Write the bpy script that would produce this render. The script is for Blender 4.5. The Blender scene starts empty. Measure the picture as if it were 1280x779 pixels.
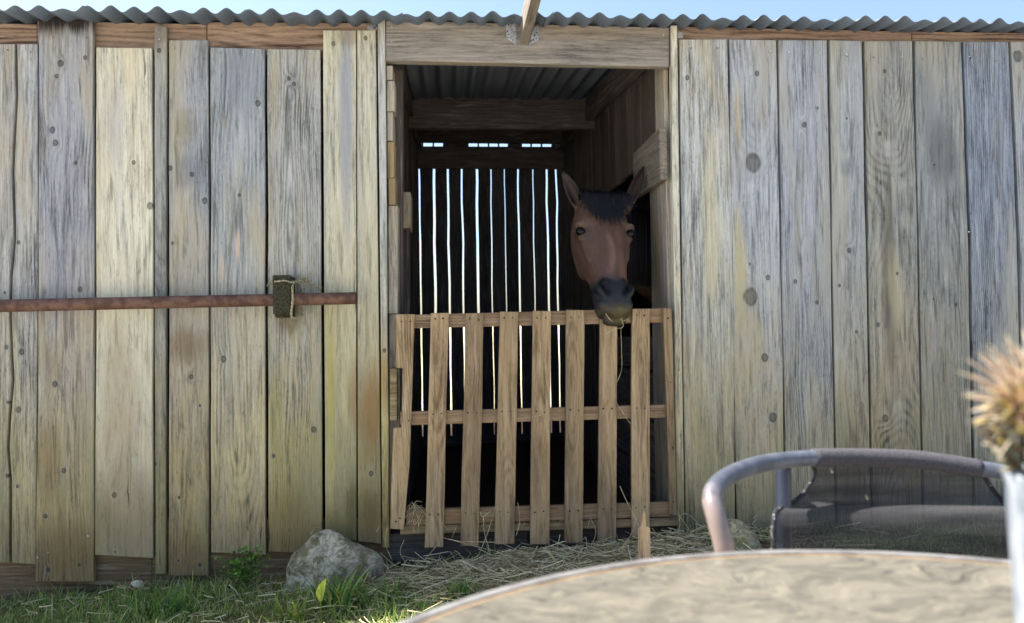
import bpy, bmesh, math, random
import numpy as np
from mathutils import Vector, Matrix, noise as mnoise
R = math.radians
rnd = random.Random(7)
SC = bpy.context.scene
COL = SC.collection

# ------------------------------------------------------------------ camera
W0, H0, FPX = 1280.0, 779.0, 924.0
CAM = Vector((0.0, -3.24, 1.05))
YAW, PITCH, ROLL = R(4.7), R(0.96), -0.016
F_ = Vector((math.sin(YAW)*math.cos(PITCH), math.cos(YAW)*math.cos(PITCH), math.sin(PITCH)))
R0 = F_.cross(Vector((0, 0, 1))).normalized()
U0 = R0.cross(F_).normalized()
R_ = (R0*math.cos(ROLL) + U0*math.sin(ROLL)).normalized()
U_ = R_.cross(F_).normalized()
def ray(px, py): return F_ + R_*((px-W0/2)/FPX) - U_*((py-H0/2)/FPX)
def at(px, py, Y):                     # point of the photograph at world plane y = Y
    r = ray(px, py); return CAM + r*((Y-CAM.y)/r.y)
def atd(px, py, d):                    # ... at distance d along the view axis
    return CAM + ray(px, py)*d
def atz(px, py, z):
    r = ray(px, py); return CAM + r*((z-CAM.z)/r.z)
cd = bpy.data.cameras.new('camera'); cam = bpy.data.objects.new('camera', cd); COL.objects.link(cam)
cd.sensor_width = 36; cd.lens = 36*FPX/W0; cd.clip_start = 0.02; cd.clip_end = 2000
cam.matrix_world = Matrix.Translation(CAM) @ Matrix((R_, U_, -F_)).transposed().to_4x4()
cd.dof.use_dof = True; cd.dof.focus_distance = 3.3; cd.dof.aperture_fstop = 3.2
SC.camera = cam
# ------------------------------------------------------------------ sky and sun
SUN_EL, SUN_AZ = R(60), R(-70)         # azimuth from +y, negative towards -x
w = bpy.data.worlds.new('World'); SC.world = w; w.use_nodes = True
nt = w.node_tree; bg = nt.nodes['Background']
sky = nt.nodes.new('ShaderNodeTexSky'); sky.sky_type = 'NISHITA'; sky.sun_disc = False
sky.sun_elevation = SUN_EL; sky.sun_rotation = SUN_AZ; sky.air_density = 1.0; sky.dust_density = 1.6; sky.ozone_density = 1.0
nt.links.new(sky.outputs[0], bg.inputs[0]); bg.inputs[1].default_value = 0.076
sd = bpy.data.lights.new('sun', 'SUN'); sd.energy = 5.0; sd.angle = R(0.55); sd.color = (1.0, .95, .86)
sun = bpy.data.objects.new('sun', sd); COL.objects.link(sun)
S_ = Vector((math.sin(SUN_AZ)*math.cos(SUN_EL), math.cos(SUN_AZ)*math.cos(SUN_EL), math.sin(SUN_EL)))
sun.rotation_euler = (-S_).to_track_quat('-Z', 'Y').to_euler(); sun.location = (-4, 2, 8)
SC.view_settings.view_transform = 'Standard'; SC.view_settings.look = 'None'
SC.view_settings.exposure = 1.95; SC.view_settings.gamma = 1.0
SC.cycles.max_bounces = 8; SC.cycles.transparent_max_bounces = 12
SC.cycles.use_denoising = True

# ------------------------------------------------------------------ object helpers
def tag(o, label=None, cat=None, group=None, kind=None):
    if label: o['label'] = label
    if cat: o['category'] = cat
    if group: o['group'] = group
    if kind: o['kind'] = kind
    return o
def empty(name, loc=(0, 0, 0), rz=0):
    o = bpy.data.objects.new(name, None); COL.objects.link(o); o.location = loc; o.rotation_euler = (0, 0, rz); return o
def link(name, me, m=None, parent=None, loc=None, smooth=False):
    o = bpy.data.objects.new(name, me); COL.objects.link(o)
    if m is not None and not me.materials: me.materials.append(m)
    if loc is not None: o.location = loc
    if parent is not None:
        o.parent = parent; o.location = Vector(o.location) - Vector(parent.location)
    if smooth:
        me.polygons.foreach_set('use_smooth', [True]*len(me.polygons))
    return o
def bm_obj(name, bm, m, parent=None, loc=None, smooth=False):
    bmesh.ops.recalc_face_normals(bm, faces=bm.faces)
    me = bpy.data.meshes.new(name); bm.to_mesh(me); bm.free()
    return link(name, me, m, parent, loc, smooth)
def np_mesh(name, V, Fc, cols=None):
    me = bpy.data.meshes.new(name)
    V = np.asarray(V, np.float32); Fc = np.asarray(Fc, np.int32)
    n, k = Fc.shape
    me.vertices.add(len(V)); me.vertices.foreach_set('co', V.ravel())
    me.loops.add(n*k); me.loops.foreach_set('vertex_index', Fc.ravel())
    me.polygons.add(n); me.polygons.foreach_set('loop_start', np.arange(0, n*k, k, dtype=np.int32))
    me.update(calc_edges=True)
    if cols is not None:
        a = me.color_attributes.new('Col', 'FLOAT_COLOR', 'POINT')
        c = np.ones((len(V), 4), np.float32); c[:, :3] = cols; a.data.foreach_set('color', c.ravel())
    return me
def lin(r, g, b): return tuple(((c/255)/12.92 if c/255 <= .04045 else ((c/255+.055)/1.055)**2.4) for c in (r, g, b))

# ------------------------------------------------------------------ node helpers
class NT:
    def __init__(s, name):
        s.mat = bpy.data.materials.new(name); s.mat.use_nodes = True; s.t = s.mat.node_tree
        s.b = s.t.nodes['Principled BSDF']; s.out = s.t.nodes['Material Output']
    def n(s, ty): return s.t.nodes.new(ty)
    def put(s, sock, v):
        if v is None: return
        if isinstance(v, bpy.types.NodeSocket): s.t.links.new(v, sock)
        elif isinstance(v, (tuple, list, Vector)):
            v = tuple(v)
            sock.default_value = v + (1.0,) if (sock.type == 'RGBA' and len(v) == 3) else v
        else: sock.default_value = v
    def m(s, op, a, b=None, c=None, clamp=False):
        x = s.n('ShaderNodeMath'); x.operation = op; x.use_clamp = clamp
        s.put(x.inputs[0], a); s.put(x.inputs[1], b); s.put(x.inputs[2], c); return x.outputs[0]
    def v(s, op, a, b=None):
        x = s.n('ShaderNodeVectorMath'); x.operation = op; s.put(x.inputs[0], a); s.put(x.inputs[1], b)
        return x.outputs['Value'] if op in ('LENGTH', 'DISTANCE', 'DOT_PRODUCT') else x.outputs[0]
    def xyz(s, a):
        x = s.n('ShaderNodeSeparateXYZ'); s.put(x.inputs[0], a); return x.outputs
    def comb(s, a, b, c):
        x = s.n('ShaderNodeCombineXYZ'); s.put(x.inputs[0], a); s.put(x.inputs[1], b); s.put(x.inputs[2], c); return x.outputs[0]
    def noise(s, vec, scale=1.0, detail=3.0, rough=.55, dist=0.0, color=False):
        x = s.n('ShaderNodeTexNoise'); s.put(x.inputs['Vector'], vec); x.inputs['Scale'].default_value = scale
        x.inputs['Detail'].default_value = detail; x.inputs['Roughness'].default_value = rough; x.inputs['Distortion'].default_value = dist
        return x.outputs['Color' if color else 'Fac']
    def vor(s, vec, scale, feature='F1'):
        x = s.n('ShaderNodeTexVoronoi'); x.feature = feature; s.put(x.inputs['Vector'], vec); x.inputs['Scale'].default_value = scale
        return x.outputs['Distance']
    def mix(s, f, a, b, mode='MIX'):
        x = s.n('ShaderNodeMix'); x.data_type = 'RGBA'; x.blend_type = mode
        s.put(x.inputs[0], f); s.put(x.inputs[6], a); s.put(x.inputs[7], b); return x.outputs[2]
    def rng(s, v, a, b, c=0.0, d=1.0, smooth=True):
        x = s.n('ShaderNodeMapRange'); x.interpolation_type = 'SMOOTHSTEP' if smooth else 'LINEAR'
        s.put(x.inputs[0], v)
        for i, q in enumerate((a, b, c, d)): x.inputs[i+1].default_value = q
        return x.outputs[0]
    def obj(s): return s.n('ShaderNodeTexCoord').outputs['Object']
    def geo(s): return s.n('ShaderNodeNewGeometry').outputs['Position']
    def rand(s): return s.n('ShaderNodeObjectInfo').outputs['Random']
    def done(s, col, rough=.85, bump=None, bd=.002, spec=.25, metal=0.0, bs=1.0):
        s.put(s.b.inputs['Base Color'], col); s.put(s.b.inputs['Roughness'], rough)
        s.put(s.b.inputs['Specular IOR Level'], spec); s.put(s.b.inputs['Metallic'], metal)
        if bump is not None:
            x = s.n('ShaderNodeBump'); x.inputs['Distance'].default_value = bd; x.inputs['Strength'].default_value = bs
            s.put(x.inputs['Height'], bump); s.t.links.new(x.outputs[0], s.b.inputs['Normal'])
        return s.mat

def wood(name, light, dark, low=None, zlo=.1, zhi=1.6, axis='Z', freq=70., ring=.5, fib=.5, blotch=.35,
         knots=(), seed=None, stain=None, u0=0., d0=.05, wob=.05, patches=(), split=(), warm=None, edge=0., spread=.0, topstain=None, ochre=.32):
    """weathered sawn timber: growth rings cut by the face, fibres, blotches, knots, long-lived stains"""
    N = NT(name); p = N.obj(); X, Y, Z = N.xyz(p)
    if axis == 'X': X, Y, Z = Z, Y, X
    if axis == 'Y': X, Y, Z = X, Z, Y
    base = N.comb(X, Y, Z)
    rr = N.m('MULTIPLY', N.rand(), 57.3) if seed is None else float(seed)*3.37
    off = N.comb(rr, rr, rr)
    q = N.v('ADD', base, off)
    def sc(a, b, c, vec=q): return N.v('MULTIPLY', vec, (a, b, c))
    slow = N.noise(sc(2.2, 2.2, .75), 1., 2., .5)
    slow2 = N.noise(sc(1.0, 1.0, .55, N.v('ADD', q, (9.1, 3.3, 5.7))), 1., 2.5, .55)
    mid = N.noise(sc(14, 14, 2.6), 1., 3., .6)
    # distance from the pith
    du = N.m('ADD', X, N.m('MULTIPLY', N.m('SUBTRACT', slow, .5), .16)); du = N.m('SUBTRACT', du, u0)
    dv = N.m('ADD', N.m('ADD', Y, d0), N.m('MULTIPLY', N.m('SUBTRACT', slow2, .5), wob*6))
    r = N.m('SQRT', N.m('ADD', N.m('MULTIPLY', du, du), N.m('MULTIPLY', dv, dv)))
    kd = None; kmask = None; khalo = None
    for (ku, kw, kr) in knots:
        a = N.m('SUBTRACT', X, ku); b = N.m('MULTIPLY', N.m('SUBTRACT', Z, kw), .8)
        dd = N.m('SQRT', N.m('ADD', N.m('MULTIPLY', a, a), N.m('MULTIPLY', b, b)))
        dd = N.m('ADD', dd, N.m('MULTIPLY', N.m('SUBTRACT', mid, .5), kr*1.3))
        bumpk = N.m('MULTIPLY', N.m('EXPONENT', N.m('MULTIPLY', N.m('MULTIPLY', dd, dd), -1/(2.6*kr)**2)), kr*1.4)
        r = N.m('ADD', r, bumpk)
        mk = N.rng(dd, kr*.65, kr, 1., 0.); hl = N.rng(dd, kr, kr*2.6, 1., 0.)
        rim = N.rng(N.m('ABSOLUTE', N.m('SUBTRACT', dd, kr*.9)), 0, kr*.3, 1., 0.)
        kmask = mk if kmask is None else N.m('MAXIMUM', kmask, mk)
        khalo = hl if khalo is None else N.m('MAXIMUM', khalo, hl)
        kd = rim if kd is None else N.m('MAXIMUM', kd, rim)
    ph = N.m('ADD', N.m('MULTIPLY', r, freq*6.283), N.m('MULTIPLY', mid, 3.2))
    rings = N.m('ADD', N.m('MULTIPLY', N.m('SINE', ph), .5), .5); rings = N.m('POWER', rings, 1.5)
    rings = N.m('MULTIPLY', rings, N.rng(N.noise(sc(11, 11, 1.1, N.v('ADD', q, (7, 7, 7))), 1., 3., .6), .36, .66, .12, 1.))
    fibre = N.noise(sc(130, 130, 4.5), 1., 5., .72)
    fib2 = N.noise(sc(300, 300, 40), 1., 3., .7)
    bl = N.noise(sc(9, 9, 1.8, N.v('ADD', q, (3.1, 0, 8.8))), 1., 5., .62, .6)
    speck = N.noise(sc(90, 90, 22), 1., 4., .75)
    fac = N.m('ADD', N.m('MULTIPLY', rings, ring), N.m('MULTIPLY', N.rng(fibre, .35, .7), fib))
    fac = N.m('ADD', fac, N.m('MULTIPLY', N.m('SUBTRACT', bl, .5), blotch*1.6))
    fac = N.m('ADD', fac, N.m('MULTIPLY', N.m('SUBTRACT', fib2, .5), 1.1))
    fac = N.m('MULTIPLY', fac, N.rng(bl, .25, .75, .45, 1.15))
    fac = N.m('ADD', fac, N.rng(speck, .56, .72, 0, .45), clamp=True)
    if low is None: col = N.mix(fac, light, dark)
    else:
        (ll, ld) = low
        zz = N.m('ADD', Z, N.m('MULTIPLY', N.m('SUBTRACT', bl, .5), 1.6))
        g = N.rng(zz, zlo, zhi, 1., 0.)
        col = N.mix(fac, N.mix(g, light, ll), N.mix(g, dark, ld))
    hue = N.noise(sc(5, 5, .9, N.v('ADD', q, (20, 1, 2))), 1., 3., .6)
    if warm: col = N.mix(N.m('MULTIPLY', N.rng(hue, .48, .68), .75), col, warm)
    strk = N.noise(sc(58, 58, 4.2, N.v('ADD', q, (5, 2, 11))), 1., 4., .65, .5)
    col = N.mix(N.rng(strk, .50, .68, 0, .55), col, N.mix(.5, dark, (.03, .03, .03))); col = N.mix(N.rng(strk, .30, .46, .36, 0.), col, N.mix(.35, light, (.75, .72, .66)))
    if low is not None:
        och = N.noise(sc(7, 7, 1.3, N.v('ADD', q, (31, 7, 3))), 1., 5., .65, .8)
        col = N.mix(N.rng(och, .54, .68, 0, ochre), col, N.mix(fac, lin(168, 158, 126), lin(106, 94, 70))); col = N.mix(N.rng(och, .32, .45, .26, 0.), col, N.mix(fac, lin(142, 148, 160), lin(74, 78, 88)))
        gd = N.m('ADD', Z, N.m('MULTIPLY', N.m('SUBTRACT', strk, .5), .5))
        col = N.mix(N.rng(gd, .02, .42, .5, 0.), col, N.mix(fac, lin(120, 104, 76), lin(66, 54, 38)))
        col = N.mix(N.m('MULTIPLY', N.rng(gd, .9, .35), N.rng(hue, .45, .62, 0, .4)), col, N.mix(fac, lin(128, 126, 82), lin(76, 76, 46)))
    tone = N.rng(N.rand(), 0, 1, 1-spread, 1+spread, False) if spread else None
    for (pu, pw, pr, pz, pc, pa) in patches:
        a = N.m('MULTIPLY', N.m('SUBTRACT', X, pu), 1/pr); b = N.m('MULTIPLY', N.m('SUBTRACT', Z, pw), 1/pz)
        dd = N.m('SQRT', N.m('ADD', N.m('MULTIPLY', a, a), N.m('MULTIPLY', b, b)))
        dd = N.m('ADD', dd, N.m('MULTIPLY', N.m('SUBTRACT', bl, .5), 1.6))
        dd = N.m('ADD', dd, N.m('MULTIPLY', N.m('SUBTRACT', fibre, .5), 1.5)); dd = N.m('ADD', dd, N.m('MULTIPLY', N.m('SUBTRACT', hue, .5), 1.))
        col = N.mix(N.rng(dd, .3, 1.2, pa*.9, 0.), col, pc)
    h = N.m('ADD', N.m('MULTIPLY', rings, -.35), N.m('MULTIPLY', fibre, -.7)); h = N.m('ADD', h, N.m('MULTIPLY', fib2, -.3))
    if kmask is not None:
        col = N.mix(N.m('MULTIPLY', khalo, .22), col, N.mix(.4, light, dark))
        col = N.mix(N.m('MULTIPLY', kmask, .6), col, N.mix(N.rng(fib2, .35, .55), lin(86, 79, 71), lin(44, 39, 35)))
        col = N.mix(N.m('MULTIPLY', N.m('MULTIPLY', kd, N.rng(speck, .3, .55, .2, 1.)), .6), col, lin(42, 36, 32))
        h = N.m('ADD', h, N.m('MULTIPLY', kd, -1.5))
    for (su, s0, s1, sw) in split:          # drying cracks
        wv = N.m('MULTIPLY', N.m('SUBTRACT', N.noise(sc(.01, .01, 7), 1., 3., .6), .5), .03)
        a = N.m('ABSOLUTE', N.m('SUBTRACT', N.m('ADD', X, wv), su))
        k = N.m('MULTIPLY', N.rng(a, sw*.3, sw, 1., 0.), N.m('MULTIPLY', N.rng(Z, s0, s0+.08), N.rng(Z, s1-.12, s1, 1., 0.)))
        col = N.mix(N.m('MULTIPLY', k, .9), col, lin(34, 29, 26)); h = N.m('ADD', h, N.m('MULTIPLY', k, -3.))
    if tone is not None: col = N.mix(1., col, N.comb(tone, tone, tone), 'MULTIPLY')
    return N.done(col, .88, h, .0022, .15)

# ------------------------------------------------------------------ shape helpers
def plank(name, L, Rt, Y, th, m, parent, wob=.0018, seg=9, bev=.0025, rng_=rnd, dy=(0, 0)):
    """board whose front face lies in plane y=Y, between the pixel polylines L and Rt (top to bottom)"""
    def resample(pts):
        P = [at(a, b, Y) for a, b in pts]
        ds = [0]
        for i in range(1, len(P)): ds.append(ds[-1]+(P[i]-P[i-1]).length)
        n = max(seg, len(P)-1); out = []
        ts = sorted(set([round(ds[-1]*i/n, 5) for i in range(n+1)] + ([round(x, 5) for x in ds[1:-1]] if len(P) > 2 else [])))
        for t in ts:
            i = max(j for j in range(len(ds)) if ds[j] <= t+1e-6); i = min(i, len(P)-2)
            k = (t-ds[i])/max(1e-9, ds[i+1]-ds[i]); out.append(P[i].lerp(P[i+1], k))
        return out
    a, b = resample(L), resample(Rt)
    for s, lst in ((1, a), (-1, b)):
        ph = rng_.random()*100
        for i, v in enumerate(lst):
            v.x += wob*(mnoise.noise(Vector((ph, v.z*2.2, 0)))*2.2 + mnoise.noise(Vector((ph, v.z*9, 4)))*.8)
    c = Vector(((a[-1].x+b[-1].x)/2, Y, min(a[-1].z, b[-1].z)))
    loop = a + b[::-1]
    bm = bmesh.new()
    tilt = rng_.uniform(-.003, .003)
    def yo(v): return dy[0] + (dy[1]-dy[0])*(v.z-c.z)/2.3
    fv = [bm.verts.new((v.x-c.x, yo(v)+tilt*(v.x-c.x)*3, v.z-c.z)) for v in loop]
    bv = [bm.verts.new((v.x-c.x, th+yo(v), v.z-c.z)) for v in loop]
    ff = bm.faces.new(fv); bm.faces.new(bv[::-1])
    n = len(fv)
    for i in range(n): bm.faces.new((fv[i], bv[i], bv[(i+1) % n], fv[(i+1) % n]))
    bm.normal_update()
    if bev:
        bmesh.ops.bevel(bm, geom=[e for e in ff.edges], offset=bev, segments=1, affect='EDGES', clamp_overlap=True)
    return bm_obj(name, bm, m, parent, c)
def box(name, a, b, m, parent=None, bev=.003, loc=None):
    a, b = Vector(a), Vector(b); c = (a+b)/2; s = b-a
    c.z = min(a.z, b.z)
    bm = bmesh.new(); bmesh.ops.create_cube(bm, size=1)
    for v in bm.verts: v.co = Vector((v.co.x*abs(s.x), v.co.y*abs(s.y), (v.co.z+.5)*abs(s.z)))
    if bev: bmesh.ops.bevel(bm, geom=bm.edges[:], offset=bev, segments=1, affect='EDGES')
    return bm_obj(name, bm, m, parent, c)
def timber(name, p, q, wd, ht, m, parent=None, up=Vector((0, 0, 1)), bev=.003, seg=1):
    """squared timber from p to q; the local X axis runs along it (materials with axis X)"""
    p, q = Vector(p), Vector(q); L = (q-p).length; d = (q-p)/L
    s = up.cross(d).normalized(); u = d.cross(s)
    bm = bmesh.new(); bmesh.ops.create_cube(bm, size=1)
    for v in bm.verts: v.co = Vector(((v.co.x+.5)*L, v.co.y*wd, v.co.z*ht))
    if bev: bmesh.ops.bevel(bm, geom=bm.edges[:], offset=bev, segments=1, affect='EDGES')
    o = bm_obj(name, bm, m); M = Matrix((d, s, u)).transposed().to_4x4(); M.translation = p
    if parent is not None:
        o.parent = parent; M.translation = p - Vector(parent.location)
    o.matrix_local = M
    return o
def tube_bm(bm, pts, rad, ns=10, cap=True, closed=False):
    pts = [Vector(p) for p in pts]; n = len(pts); rs = rad if isinstance(rad, (list, tuple)) else [rad]*n
    rings = []; prev = None
    for i, p in enumerate(pts):
        if closed: t = pts[(i+1) % n]-pts[i-1]
        else: t = (pts[min(i+1, n-1)]-pts[max(i-1, 0)])
        t.normalize()
        if prev is None:
            a = Vector((0, 0, 1)) if abs(t.z) < .9 else Vector((1, 0, 0)); u = t.cross(a).normalized()
        else: u = (prev - t*prev.dot(t)).normalized()
        prev = u; v = t.cross(u)
        rings.append([bm.verts.new(p+(u*math.cos(k*2*math.pi/ns)+v*math.sin(k*2*math.pi/ns))*rs[i]) for k in range(ns)])
    for i in range(n if closed else n-1):
        A, B = rings[i], rings[(i+1) % n]
        for k in range(ns): bm.faces.new((A[k], A[(k+1) % ns], B[(k+1) % ns], B[k]))
    if cap and not closed: bm.faces.new(rings[0][::-1]); bm.faces.new(rings[-1])
def smooth_path(pts, n=8):
    P = [Vector(p) for p in pts]; out = []
    for i in range(len(P)-1):
        p0, p1, p2, p3 = P[max(i-1, 0)], P[i], P[i+1], P[min(i+2, len(P)-1)]
        for k in range(n):
            t = k/n; out.append(.5*((2*p1)+(p2-p0)*t+(2*p0-5*p1+4*p2-p3)*t*t+(3*p1-p0-3*p2+p3)*t**3))
    out.append(P[-1]); return out
def tube(name, pts, rad, m, parent=None, ns=10, loc=None):
    loc = Vector(loc) if loc is not None else Vector(pts[0])
    bm = bmesh.new(); tube_bm(bm, [Vector(p)-loc for p in pts], rad, ns)
    return bm_obj(name, bm, m, parent, loc, True)

# ================================================================== MATERIALS
def sc3(c, k): return lin(*[min(255, x*k) for x in c])
def weather(name, top, bot, con=1.0, **k):
    k['ring'] = k.get('ring', .5)*.8; top = (top[0]*1.01, top[1]*1.02, top[2]*.99); bot = (min(250., bot[0]*1.25), bot[1]*1.25, bot[2]*1.29)  # bottom tones lifted to make up for weak light at the wall foot
    return wood(name, sc3(top, 1.13), sc3(top, 1-.50*con), low=(sc3(bot, 1.13), sc3(bot, 1-.52*con)), **k)
M_gate = wood('pallet_wood', lin(160, 138, 108), lin(96, 76, 56), freq=95, ring=.55, fib=.45, blotch=.9, warm=lin(112, 98, 82), spread=.22, d0=.04, u0=.01, wob=.06)
M_rail = wood('pallet_rail_wood', lin(146, 124, 100), lin(92, 74, 58), axis='X', freq=90, ring=.5, warm=lin(140, 104, 70), spread=.12)
M_gray = wood('grey_timber', lin(168, 160, 146), lin(96, 92, 88), freq=70, warm=lin(150, 138, 104), spread=.15, blotch=.6)
M_grayx = wood('grey_beam_timber', lin(146, 140, 133), lin(90, 86, 83), axis='X', freq=55, ring=.35, fib=.6, warm=lin(142, 128, 110), spread=.08, blotch=.8)
M_fascia = wood('brown_fascia_timber', lin(146, 126, 110), lin(74, 56, 48), axis='X', freq=45, ring=1., fib=.3, d0=.03, wob=.09, spread=.1)
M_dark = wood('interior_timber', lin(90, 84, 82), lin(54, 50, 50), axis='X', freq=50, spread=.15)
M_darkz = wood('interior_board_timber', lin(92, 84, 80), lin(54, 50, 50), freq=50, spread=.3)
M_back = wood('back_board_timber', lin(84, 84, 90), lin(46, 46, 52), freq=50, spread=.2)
M_pale = wood('pale_broken_timber', lin(196, 166, 136), lin(128, 98, 74), freq=90, spread=.1)
M_blk = wood('tan_block_timber', lin(146, 128, 98), lin(92, 78, 58), freq=80, spread=.1)
M_endgrain = wood('end_grain', lin(150, 134, 100), lin(84, 72, 50), axis='X', freq=160, ring=.8, fib=.4, spread=.1)

def mat_roof():
    N = NT('galvanised_roofing'); p = N.geo(); b = N.noise(p, 3., 5., .6); f = N.noise(N.v('MULTIPLY', p, (30, 4, 30)), 1., 4., .6)
    c = N.mix(b, lin(104, 116, 132), lin(74, 86, 102)); c = N.mix(N.rng(f, .55, .75, 0, .35), c, lin(108, 98, 92))
    return N.done(c, .5, f, .0006, .5, .2)
M_roof = mat_roof()
def mat_simple(name, a, b, scale=20., rough=.6, metal=0., bd=.0006, spec=.3, t0=.4, t1=.6, spread=0):
    N = NT(name); p = N.obj(); f = N.noise(p, scale, 5., .65)
    c = N.mix(N.rng(f, t0, t1), a, b)
    return N.done(c, rough, N.noise(p, scale*4, 3., .6), bd, spec, metal)
M_rust = mat_simple('rusty_pipe', lin(108, 82, 70), lin(80, 58, 50), 22., .75, .1, .0012)
M_galv = mat_simple('galvanised_plate', lin(176, 180, 186), lin(136, 142, 150), 40., .5, .5)
M_nail = mat_simple('nail_head', lin(206, 206, 200), lin(120, 110, 100), 60., .5, .4)
M_hole = mat_simple('dark_nail', lin(46, 36, 30), lin(30, 24, 20), 60., .8)
M_moss = mat_simple('mossy_block_wood', lin(66, 66, 52), lin(38, 36, 30), 90., .95, 0, .004, .1, .42, .66)
M_rope = mat_simple('twine', lin(176, 170, 140), lin(112, 106, 84), 120., .9)
M_tube = mat_simple('shade_darkened_tube', lin(44, 50, 66), lin(34, 40, 54), 12., .42, .1, .0003, .5)  # dark navy: the shade on the posts is put into the colour
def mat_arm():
    N = NT('grey_arm_tube'); x_, _y, z = N.xyz(N.geo()); f = N.noise(N.geo(), 22., 4., .6)
    pale_low = N.m('MULTIPLY', N.rng(N.m('ADD', z, N.m('MULTIPLY', N.m('SUBTRACT', f, .5), .1)), .74, .80, 1., 0.), N.rng(f, .3, .55))  # paler, warmer tone low on the left arm
    c = N.mix(N.rng(f, .4, .6), lin(84, 88, 98), lin(66, 70, 80)); pale_low = N.m('MULTIPLY', N.m('MULTIPLY', pale_low, .8), N.rng(x_, .40, .52, 1., 0.)); c = N.mix(pale_low, c, lin(140, 122, 114))
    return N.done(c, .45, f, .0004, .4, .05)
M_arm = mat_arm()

# ================================================================== GROUND
def hills(x, y):
    h = .028+.045*(max(-3, min(3, x))-.33) + .03*math.exp(-((x-1.2)/.4)**2)*math.exp(-((y+.05)/.25)**2)
    if y < -.7: h *= max(0., 1-(-.7-y)/1.)
    if abs(x) < 6 and abs(y) < 6: h += .012*mnoise.noise(Vector((x*2.1, y*2.1, 3))) + .008*mnoise.noise(Vector((x*7, y*7, 1)))
    return h
def mat_ground():
    N = NT('soil_and_turf'); p = N.geo(); X, Y, Z = N.xyz(p)
    a = N.noise(p, 2.2, 5., .6); b = N.noise(p, 30., 5., .7); c3 = N.noise(p, 120., 3., .7)
    soil = N.mix(b, lin(120, 106, 82), lin(78, 68, 52)); turf = N.mix(b, lin(124, 126, 78), lin(74, 80, 48))
    c = N.mix(N.rng(a, .42, .58), turf, soil)
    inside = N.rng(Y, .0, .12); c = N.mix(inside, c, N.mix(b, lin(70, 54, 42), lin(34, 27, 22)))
    far = N.rng(Y, 4.0, 7.); c = N.mix(far, c, N.mix(a, lin(196, 188, 160), lin(160, 154, 124)))
    g1 = N.vor(p, 45.); bounce_gravel = N.mix(N.rng(g1, .1, .5), lin(222, 214, 202), lin(176, 168, 156)); bounce_gravel = N.mix(N.rng(b, .4, .7), bounce_gravel, lin(200, 192, 180))  # unseen pale gravel, added to bounce sun onto the shaded wall
    edge = N.rng(N.m('ADD', Y, N.m('MULTIPLY', N.m('SUBTRACT', a, .5), .5)), -1.25, -1.1, 1., 0.); c = N.mix(edge, c, bounce_gravel)
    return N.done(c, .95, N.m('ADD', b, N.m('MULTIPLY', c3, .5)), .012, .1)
M_ground = mat_ground()
def build_ground():
    xs = np.concatenate([[-400, -120, -40, -15, -8, -5], np.linspace(-4, 4, 90), [5, 8, 15, 40, 120, 400]])
    ys = np.concatenate([[-400, -100, -30, -10, -6], np.linspace(-4.5, 4.5, 80), [6, 10, 30, 100, 400]])
    V = [(x, y, hills(x, y)) for y in ys for x in xs]; nx = len(xs)
    F = [(j*nx+i, j*nx+i+1, (j+1)*nx+i+1, (j+1)*nx+i) for j in range(len(ys)-1) for i in range(nx-1)]
    me = np_mesh('ground', V, F); o = link('ground', me, M_ground, smooth=True); tag(o, kind='structure')
build_ground()

# ================================================================== THE STABLE
barn = empty('horse_stable', (.35, 0, 0))
tag(barn, 'weathered plank stable with corrugated metal roof and an open doorway in the middle', 'stable')
def ew_ok(k): return k.get('ew', 1) != .0005
def boardspec(L, Rt, top, bot, knots=(), patches=(), split=(), Y=0., name='wall_board', **k):
    if name == 'wall_board' and 0 < L[0][0] and ew_ok(k): L = [(a+.45, b) for a, b in L]; Rt = [(a-.45, b) for a, b in Rt]
    c0 = at(*L[-1], Y); c1 = at(*Rt[-1], Y); cx = (c0.x+c1.x)/2; cz = min(c0.z, c1.z)
    boardspec.i += 1
    def loc(px, py):
        v = at(px, py, Y); return v.x-cx, v.z-cz
    kr = random.Random(boardspec.i); kn = [(*loc(a, b), (r*kr.choice((.42, .5, .62, .72)) if r < 7 else r*.8)/285.) for a, b, r in knots]
    pa = [(*loc(a, b), rx/285., rz/285., lin(*c), al) for a, b, rx, rz, c, al in patches]
    sp = [(loc(a, (b0+b1)/2)[0], loc(a, b1)[1], loc(a, b0)[1], wd) for a, b0, b1, wd in split]
    pr = dict(seed=boardspec.i*1.37, spread=0, warm=lin(160, 153, 132))
    if L[0][0] > 900: pr['ochre'] = .14; pr['warm'] = lin(150, 148, 140)
    pr.update(k); th = pr.pop('th', .024); dy = pr.pop('dy', (0, 0)); wob_ = pr.pop('ew', .0018)
    m = weather('weathered_board', top, bot, knots=kn, patches=pa, split=sp, **pr)
    return plank(name, L, Rt, Y, th, m, barn, wob=wob_, dy=dy)
boardspec.i = 0
B = boardspec
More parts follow.
